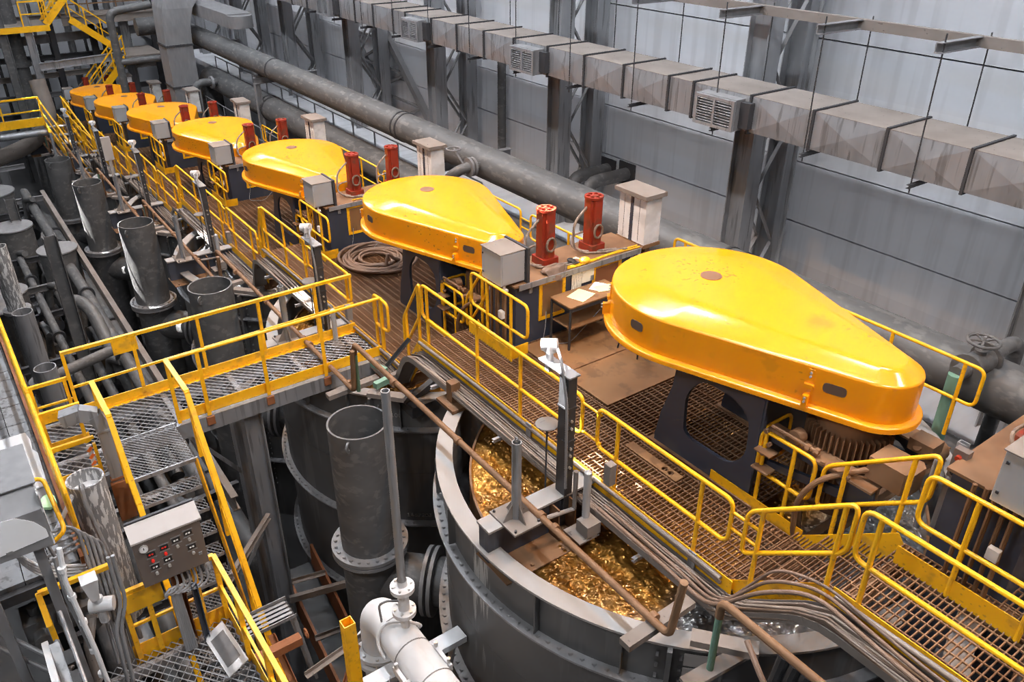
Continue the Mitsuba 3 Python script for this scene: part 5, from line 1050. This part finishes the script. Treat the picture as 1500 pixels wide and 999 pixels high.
for i, (x, y, z, r, h) in enumerate(((-27.8, 2.45, -3.9, .55, 2.6), (-31, 1.6, -4.0, .6, 3), (-26.5, .7, -4.4, .55, 2.4), (-36, 1.5, -4.2, .8, 3), (-24.5, .3, -4.0, .5, 2.5))):
    key = thing('pit_drum', f'small round dusty drum tank in the pit, {["beside the fourth standpipe", "further back on the left", "behind the slim stubs", "farthest back", "at the left edge"][i]}', 'tank')
    part(key, 'shell', MB().cyl((x, y, z - h), (x, y, z), r, 32), 'pipe_grey', 30); part(key, 'lid', MB().lathe([(0, z + .05), (r + .04, z + .04), (r + .04, z), (0, z)], (x, y, 0), 32), 'steel', 20)
for i, (x, y) in enumerate(((-21.5, 1.8), (-25.6, .72), (-31.5, 1.8), (-37, .72))):
    pit('pit_column', f'dark steel column rising out of the pit, {["nearest", "second", "third", "fourth"][i]} from the near end', 'column', MB().ibeam((x, y, FLOOR_Z), (x, y, -1.2 if i < 2 else -3.2), .3, .3, .02, (0, 1, 0)), 'pipe_grey', False)
for i, (x0, x1) in enumerate(((-20, -13), (-28, -20.5), (-36, -28.5))):
    pit('pit_floor_duct', f'low dusty duct on the pit floor, {["near", "middle", "far"][i]} length', 'duct', MB().box(x0, x1, .2, 1.0, -7.4, -6.7).box(x0, x1, .1, 1.1, -6.7, -6.62), 'steel', False)
# trough between the bridge column and the grey tank
key = thing('pit_trough', 'open steel trough carrying slurry beside the foot of the dark tank', 'trough')
part(key, 'side', MB().beam((-12.6, 3.35, -5.6), (-8.2, 3.1, -6.4), .05, .6).beam((-12.4, 4.0, -5.6), (-8.2, 3.7, -6.4), .05, .6), 'rust', False)
part(key, 'bed', MB().beam((-12.5, 3.65, -5.9), (-8.2, 3.4, -6.7), .6, .04), 'black', False)
for t in (.2, .5, .8): part(key, 'tie', MB().angle((-12.6 + 4.4 * t, 3.3 - .25 * t, -5.25 - .8 * t), (-12.4 + 4.2 * t, 4.0 - .3 * t, -5.25 - .8 * t), .08, .012), 'dusty', False)
#__NEXT__
# ------------------------------------------------------------------ loose things on the platforms
for i, (x0, x1) in enumerate(((-8.86, -7.87), (-7.85, -6.86))):
    solo('deck_sheet', f'brown sheet laid on the grating, {"the one under the desk" if i == 0 else "the one beside the nearest cover, in full light"}', 'sheet', MB().box(x0, x1, 6.64 + .0 * i, 8.6, .006, .022), 'deck_sheet', False)
solo('deck_strip', 'narrow brown drilled strip lying on the grating near the navy frame', 'plate', MB().prism(rrect(.9, .14, .01).difference(Point(.3, 0).buffer(.04)).difference(Point(.2, 0).buffer(.04)), .012, tr(np.eye(4), (-5.6, 6.28, .005))), 'deck_sheet', False)
dk = thing('desk', 'small dark steel desk with a brown top in front of the navy box', 'desk')
part(dk, 'top', MB().box(-8.82, -8.33, 7.14, 8.25, .735, .76), 'deck_sheet', False)
part(dk, 'frame', MB().box(-8.80, -8.35, 7.16, 7.18, .67, .735).box(-8.80, -8.35, 8.21, 8.23, .67, .735).box(-8.36, -8.34, 7.16, 8.23, .67, .735).box(-8.81, -8.79, 7.16, 8.23, .67, .735), 'dark_steel', False)
part(dk, 'shelf', MB().box(-8.80, -8.36, 7.18, 8.2, .36, .375), 'deck_sheet', False)
for x, y in ((-8.345, 7.16), (-8.345, 8.22), (-8.80, 7.16), (-8.80, 8.22)): part(dk, 'leg', MB().beam((x, y, .02), (x, y, .735), .028, .028, (0, 1, 0)), 'dark_steel', False)
def sheet(name, label, c, w, h, rot, z, m, cat='paper'):
    a = math.radians(rot); M = np.array([[math.cos(a), -math.sin(a), 0, c[0]], [math.sin(a), math.cos(a), 0, c[1]], [0, 0, 1, z], [0, 0, 0, 1.0]])
    return solo(name, label, cat, MB().prism(rrect(w, h, .002, 2), .003, M), m, False)
sheet('paper_sheet', 'large yellow sheet of paper lying on the front of the desk', (-8.58, 7.56), .30, .36, 18, .761, 'yellow_paper')
sheet('paper_sheet', 'yellow sheet of paper at the back of the desk, partly over another', (-8.56, 8.02), .21, .30, -14, .766, 'yellow_paper')
sheet('paper_sheet', 'white sheet of paper under the yellow one at the back of the desk', (-8.66, 7.98), .21, .30, 30, .761, 'paper')
n = solo('notice', 'tall ruled paper notice hung on the navy box', 'notice', MB().box(-8.934, -8.930, 7.66, 7.86, .54, .99), 'paper', False)
for j in range(5): part(n, 'line', MB().box(-8.930, -8.9293, 7.68 + .037 * j, 7.685 + .037 * j, .56, .92), 'steel', False)
n = solo('notice', 'wide paper notice with a blue corner hung on the navy box', 'notice', MB().box(-8.934, -8.930, 7.87, 8.12, .74, 1.0), 'paper', False)
part(n, 'blue_corner', MB().box(-8.930, -8.929, 8.05, 8.12, .74, .83), 'galvanised', False)
for j in range(3): solo('folder', f'dusty folder lying in the right opening of the navy box, {["bottom", "middle", "top"][j]} one', 'folder', MB().box(-8.93, -8.80, 8.22 + .02 * j, 8.58 - .03 * j, .42 + .05 * j, .465 + .05 * j), 'panel_top', False)
ch = thing('chair', 'dark metal chair half hidden under the nearest yellow cover', 'chair')
part(ch, 'seat', MB().prism(rrect(.42, .42, .06), .04, tr(np.eye(4), (-7.75, 8.05, .43))), 'black')
for dx, dy in ((-.19, -.19), (.19, -.19), (-.19, .19), (.19, .19)): part(ch, 'leg', MB().tube([(-7.75 + dx * 1.15, 8.05 + dy * 1.15, .02), (-7.75 + dx * .9, 8.05 + dy * .9, .43)], .013, 8), 'black')
part(ch, 'backrest', MB().beam((-7.55, 7.86, .72), (-7.55, 8.24, .72), .02, .22), 'black', False)
for y in (7.88, 8.22): part(ch, 'back_post', MB().tube([(-7.57, y, .43), (-7.55, y, .82)], .012, 8), 'black')
def gloves(key, c):
    m = MB()
    m.sphere(c, (.09, .06, .035)); 
    for j in range(4): m.tube([np.array(c) + (.05 + .01 * j, -.03 + .02 * j, 0), np.array(c) + (.13, -.045 + .03 * j, -.005)], .014, 8)
    m.tube([np.array(c) + (0, -.05, 0), np.array(c) + (.05, -.1, 0)], .015, 8); return m
solo('work_glove', 'dark work glove with spread fingers beside the front red actuator', 'glove', gloves('g', (-9.10, 7.78, 1.10)), 'black')
solo('work_glove', 'yellow and black ribbed glove cuff beside the dark glove', 'glove', MB().sphere((-8.98, 7.95, 1.11), (.08, .10, .05)), 'rail_yellow')
rg = thing('rag', 'dark brown rag hanging over the edge of the navy box', 'rag')
mm = trimesh.creation.icosphere(3); vv = mm.vertices * [.14, .22, .05]; vv = vv + (meshkit.noise(mm.vertices * 3, 2)[:, None] - .5) * .06
vv[:, 2] -= np.clip(vv[:, 0] - .05, 0, 1) * 1.6; put(rg, MB().raw(vv + [-9.0, 7.35, 1.11], mm.faces), 'rubber', True)
hc = thing('hose_coil', 'coil of thick brown hose lying on the second platform beside the cover', 'hose')
ts = np.linspace(0, 2 * np.pi * 11.3, 420); R_ = .56 + .20 * np.sin(ts * .137) + .05 * np.sin(ts * .61)
put(hc, MB().tube(np.stack([-14.85 + .10 * np.sin(ts * .05) + R_ * 1.05 * np.cos(ts), 7.2 + .08 * np.cos(ts * .07) + R_ * .95 * np.sin(ts), -.83 + .045 + .03 * (ts / 6.283 % 3) + .015 * np.sin(ts * 1.3)], 1), .030, 8), 'rubber')
solo('hose_end', 'loose end of brown hose rising from the coil', 'hose', MB().tube(fillet([(-14.4, 7.5, -.72), (-14.2, 7.25, -.55), (-14.22, 7.15, -.42), (-14.25, 7.1, -.70)], .1, 5), .036, 8), 'rubber')
for k in (0, 1, 2):
    xf = np.array(OFF[k])
    solo('loose_cable', f'thin pale cable hanging on the navy box left of the {ORD[k]} machine', 'cable', MB().tube(fillet([(-8.86, 7.1, .5), (-8.8, 7.05, .28), (-8.75, 6.95, .03), (-8.5, 7.3, .03), (-8.45, 7.6, .3), (-8.5, 7.9, .45)], .12, 5), .007, 6), 'galvanised', xf=xf)
# hoses over the steps at the right
for j, (dy, r) in enumerate(((0, .022), (.09, .018), (.17, .015))):
    solo('bent_hose', f'thick dusty hose arching over the cable tray by the right steps, {["outer", "middle", "inner"][j]} one', 'hose', MB().tube(fillet([(-5.3, 5.1 + dy, .05), (-4.1, 5.05 + dy, .06), (-3.5, 4.98 + dy, .10 - .03 * j), (-3.0, 5.0 + dy, .75 + .1 * j), (-2.6, 5.15 + dy, .98), (-1.6, 5.1 + dy, .90), (1.5, 5.1 + dy, .90)], .3, 6), r, 10), 'rubber')
solo('bent_hose', 'dusty cable loop drooping from the raised cable tray at the right', 'hose', MB().tube(fillet([(-2.95, 4.85, .25), (-2.6, 4.7, .1), (-2.3, 4.72, -.15), (-2.0, 4.6, -.35), (-1.6, 4.6, -.3)], .2, 6), .03, 8), 'rubber')
for j in range(3): solo('hose_bundle', f'dark bundle of hoses hanging below the raised tray, {["left", "middle", "right"][j]} strand', 'hose', MB().tube(fillet([(-2.5 + .12 * j, 4.75, .55), (-2.5 + .1 * j, 4.6, .0), (-2.35 + .15 * j, 4.45, -.8), (-2.4 + .2 * j, 4.4, -2.2)], .3, 6), .06, 10), 'black')
sp = thing('push_button_post', 'slotted steel post with a grey push button box at the right edge', 'post')
part(sp, 'post', MB().channel((-2.45, 6.85, .83), (-2.45, 6.85, 1.95), .09, .06, .008, (0, 1, 0)), 'galvanised', False)
part(sp, 'conduit', MB().tube(fillet([(-2.62, 6.85, .83), (-2.62, 6.85, 1.7), (-2.5, 6.8, 1.45), (-2.42, 6.78, 1.6)], .08, 5), .03, 10), 'galvanised')
bx = part(sp, 'box', MB().box(-2.47, -2.34, 6.74, 6.83, 1.62, 1.93), 'panel_brown', False)
for z in (1.70, 1.78, 1.86): part(bx, 'button', MB().cyl((-2.41, 6.74, z), (-2.41, 6.70, z), .025, 12), 'red_paint' if z > 1.85 else 'black', 20)
g2 = thing('green_bracket', 'green channel bracket with a rusty brace at the dark tank by the steps', 'bracket')
part(g2, 'channel', MB().channel((-10.22, 5.0, -.66), (-10.38, 5.6, -.66), .09, .10, .01), 'dusty', False)
part(g2, 'arm', MB().beam((-10.16, 4.70, -.66), (-10.22, 5.0, -.66), .10, .10), 'green_paint', False)
part(g2, 'cross_arm', MB().beam((-10.68, 4.92, -.58), (-10.36, 5.02, -.58), .07, .07), 'green_paint', False)
part(g2, 'brace', MB().angle((-10.42, 5.05, -.55), (-10.2, 5.38, -.05), .06, .01), 'dark_steel', False)
for i, (x, y) in enumerate(((-3.2, 4.72), (-2.65, 4.55))): solo('rim_bracket', f'dusty flat bracket over the rim of the nearest tank by the right steps, {["left", "right"][i]} one', 'bracket', MB().beam((x, y - .35, -.27), (x + .1, y + .5, -.24), .16, .05), 'dusty', False)
solo('valve_bracket', 'dark box bracket inside the dark tank below the tray', 'bracket', MB().box(-10.4, -9.9, 5.2, 5.7, -1.35, -1.15).beam((-10.15, 5.2, -1.2), (-10.15, 5.9, -.9), .12, .1), 'dark_steel', False)
solo('rim_shelf', 'dusty plate with a bolt block on the far left rim of the nearest tank', 'bracket', MB().box(-8.75, -8.3, 5.0, 5.35, -.29, -.24).box(-8.62, -8.48, 5.1, 5.25, -.24, .08), 'brown_steel', False)
# ------------------------------------------------------------------ far end of the hall
def far_rail(label, pts, h=1.1, m='rail_yellow'):
    key = thing('far_railing', label, 'railing'); Z = np.array([0, 0, 1.0]); pts = [np.asarray(p, float) for p in pts]
    for a, b in zip(pts[:-1], pts[1:]):
        part(key, 'top_rail', MB().beam(a + Z * h, b + Z * h, .07, .07), m, False); part(key, 'mid_rail', MB().beam(a + Z * h * .5, b + Z * h * .5, .05, .05), m, False)
        n = max(1, int(np.linalg.norm(b - a) / 1.3))
        for i in range(n + 1):
            q = a + (b - a) * i / n; part(key, 'post', MB().beam(q, q + Z * h, .06, .06, (0, 1, 0)), m, False)
def far_stair(label, a, b, w=.9, m='rail_yellow', axis=(1, 0, 0)):
    a, b, ax = np.asarray(a, float), np.asarray(b, float), np.asarray(axis, float)
    key = thing('far_staircase', label, 'stairs'); Z = np.array([0, 0, 1.0])
    for s in (0, w):
        part(key, 'stringer', MB().beam(a + ax * s, b + ax * s, .04, .32), m, False)
        part(key, 'handrail', MB().beam(a + ax * s + Z * 1.05, b + ax * s + Z * 1.05, .06, .06), m, False)
        part(key, 'mid_rail', MB().beam(a + ax * s + Z * .55, b + ax * s + Z * .55, .04, .04), m, False)
        for t in np.linspace(.02, .98, 4): part(key, 'post', MB().beam(a + (b - a) * t + ax * s, a + (b - a) * t + ax * s + Z * 1.05, .05, .05, ax if abs(ax[0]) < .5 else (0, 1, 0)), m, False)
    n = 9
    for i in range(n):
        q = a + (b - a) * (i + .5) / n; part(key, 'tread', MB().beam(q, q + ax * w, .28, .04), 'dusty', False)
FX = -48
far_stair('yellow staircase going up to the top left corner at the far end', (FX, 6.4, 0.1), (FX, 8.0, 1.75))
far_stair('upper yellow staircase at the far end, slanting down to the right', (FX, 7.5, .25), (FX, 9.5, -1.45))
far_stair('lower yellow staircase at the far end, slanting down to the left', (FX + 1, 9.5, -1.6), (FX + 1, 7.5, -3.6))
key = thing('far_landing', 'dusty landing with yellow railing at the top left corner', 'platform'); part(key, 'deck', MB().box(FX - 1, FX + 1.2, 4.0, 6.5, -.02, .1), 'dusty', False); part(key, 'edge', MB().box(FX + 1.2, FX + 1.25, 4.0, 6.5, -.15, .12), 'rail_yellow', False)
far_rail('yellow railing of the landing at the top left corner', [(FX + 1.2, 5.4, .1), (FX + 1.2, 6.5, .1)])
key = thing('far_walkway', 'long dusty walkway beam with railing across the far end', 'platform'); part(key, 'deck', MB().box(FX - .6, FX + .4, 7.2, 12.5, .22, .34), 'dusty', False); part(key, 'beam', MB().ibeam((FX + .4, 7.2, .1), (FX + .4, 12.5, .1), .2, .4, .03), 'dusty', False)
far_rail('thin railing along the walkway across the far end', [(FX + .4, 7.2, .34), (FX + .4, 12.5, .34)], 1.0, 'brown_steel')
key = thing('far_landing', 'dusty landing at the turn of the yellow far staircases', 'platform'); part(key, 'deck', MB().box(FX - .5, FX + 2.2, 9.4, 11.2, -1.62, -1.5), 'dusty', False)
solo('far_beam', 'dusty grey horizontal beam below the far yellow staircases', 'beam', MB().ibeam((FX + 1.5, 5.6, -1.7), (FX + 1.5, 9.6, -1.55), .2, .36, .03), 'galvanised', False)
solo('far_beam', 'grey horizontal beam behind the left platform railing at the far end', 'beam', MB().ibeam((FX - 1, 3.0, -.9), (FX - 1, 12, -.7), .2, .4, .03), 'steel', False)
solo('far_beam', 'dark horizontal beam at the very top left', 'beam', MB().ibeam((FX - 1, 2.0, 1.0), (FX - 1, 7, 1.1), .2, .4, .03), 'steel', False)
solo('far_brace', 'pale diagonal brace below the grey far beam', 'beam', MB().beam((FX + 1.6, 8.8, -1.8), (FX + 1.6, 6.9, -3.9), .12, .12), 'galvanised', False)
for i, (y, z1, w, m) in enumerate(((5.55, 2, .34, 'galvanised'), (4.45, 2, .36, 'pipe_grey'), (10.15, 3, .4, 'galvanised'), (6.75, .0, .26, 'dark_steel'), (8.6, 0, .3, 'dark_steel'), (11.6, 2, .3, 'dark_steel'), (2.9, 1.8, .4, 'steel'))):
    solo('far_column', f'steel column at the far end of the hall, {["under the landing corner", "left of the landing", "behind the down duct", "behind the stairs, left", "behind the stairs, right", "near the wall", "at the left edge"][i]}', 'column', MB().ibeam((FX + (1 if i < 2 else -.5), y, FLOOR_Z), (FX + (1 if i < 2 else -.5), y, z1), w, w, .03, (0, 1, 0)), m, False)
key = thing('far_pipe', 'thick dark vertical pipe with a flange at the far left', 'pipe'); part(key, 'barrel', MB().cyl((FX - .4, 5.0, -6), (FX - .4, 5.0, 1.2), .36, 24), 'pipe_grey'); part(key, 'flange', MB().cyl((FX - .4, 5.0, -1.9), (FX - .4, 5.0, -1.7), .5, 24), 'pipe_grey')
g = np.random.default_rng(5)
for i in range(10):
    y = 4.2 + .75 * i + float(g.uniform(-.2, .2)); solo('far_riser', f'thin riser pipe behind the far staircases, {NTH[i]} from the left', 'pipe', MB().cyl((FX - 3.5 + float(g.uniform(-.6, .6)), y, FLOOR_Z), (FX - 3.5, y, 1.6), .08 + .05 * (i % 3), 12), ['pipe_grey', 'dark_steel', 'steel'][i % 3])
for i in range(7):
    z = -4.8 + .95 * i; solo('far_shelf_beam', 'dark horizontal beam in the steelwork behind the far staircases', 'beam', MB().ibeam((FX - 2.6, 3.5, z), (FX - 2.6, 12.6, z + float(g.uniform(-.1, .1))), .2, .26, .02), ['dark_steel', 'steel', 'dusty'][i % 3], False, group='beams behind the far staircases')
key = thing('far_loop_pipe', 'grey square bend of pipe standing in front of the down duct', 'pipe'); part(key, 'barrel', MB().tube(fillet([(-41, 9.9, 1.4), (-41, 8.1, 1.2), (-41, 8.1, -4.0)], .4, 7), .17, 16), 'pipe_grey'); part(key, 'arm', MB().tube([(-41, 8.1, -.9), (-40.5, 9.9, -.8)], .15, 14), 'pipe_grey')
struct('wall_backdrop', MB().box(FX - 9, FX - 8.7, -30, 15, FLOOR_Z, 9), 'wall_concrete')
# walkway and steps at the far left
key = thing('left_far_walkway', 'yellow edged walkway entering from the left edge at the far end', 'platform'); part(key, 'deck', MB().box(-42, -40.8, -2, 4.5, -3.1, -3.0), 'dusty', False); part(key, 'kick_plate', MB().box(-40.8, -40.76, -2, 4.5, -3.1, -2.75), 'rail_yellow', False); part(key, 'pipe_below', MB().cyl((-40.9, -2, -3.4), (-40.9, 4.5, -3.4), .16, 14), 'galvanised')
far_rail('yellow railing of the walkway at the far left', [(-40.78, -1.5, -3.0), (-40.78, 4.5, -3.0)])
far_stair('broad yellow steps going down from the far left walkway to the machines', (-41.0, 4.5, -3.05), (-36.2, 5.25, -5.4), .9, 'rail_yellow', (.2, .98, 0))
solo('bent_duct_pipe', 'pale dusty bent pipe below the far left walkway', 'pipe', MB().tube(fillet([(-43, 4.9, -1.6), (-42.6, 5.0, -3.4), (-43, 4.0, -4.4), (-42.5, 2.0, -4.8)], .8, 8), .34, 18), 'dusty')
solo('lagged_pipe', 'pale lagged pipe dropping into the pit at the left edge', 'pipe', MB().tube(fillet([(-36, -.5, -3.4), (-33, .9, -3.6), (-31.5, 1.3, -5.4)], .7, 8), .27, 18), 'grey_sheet')
solo('pale_plate', 'pale plate on a slim post beside the far steps', 'plate', MB().box(-30.7, -30.6, 4.9, 5.2, -2.2, -1.4).box(-30.68, -30.62, 5.0, 5.1, -4, -2.2), 'panel_top', False)
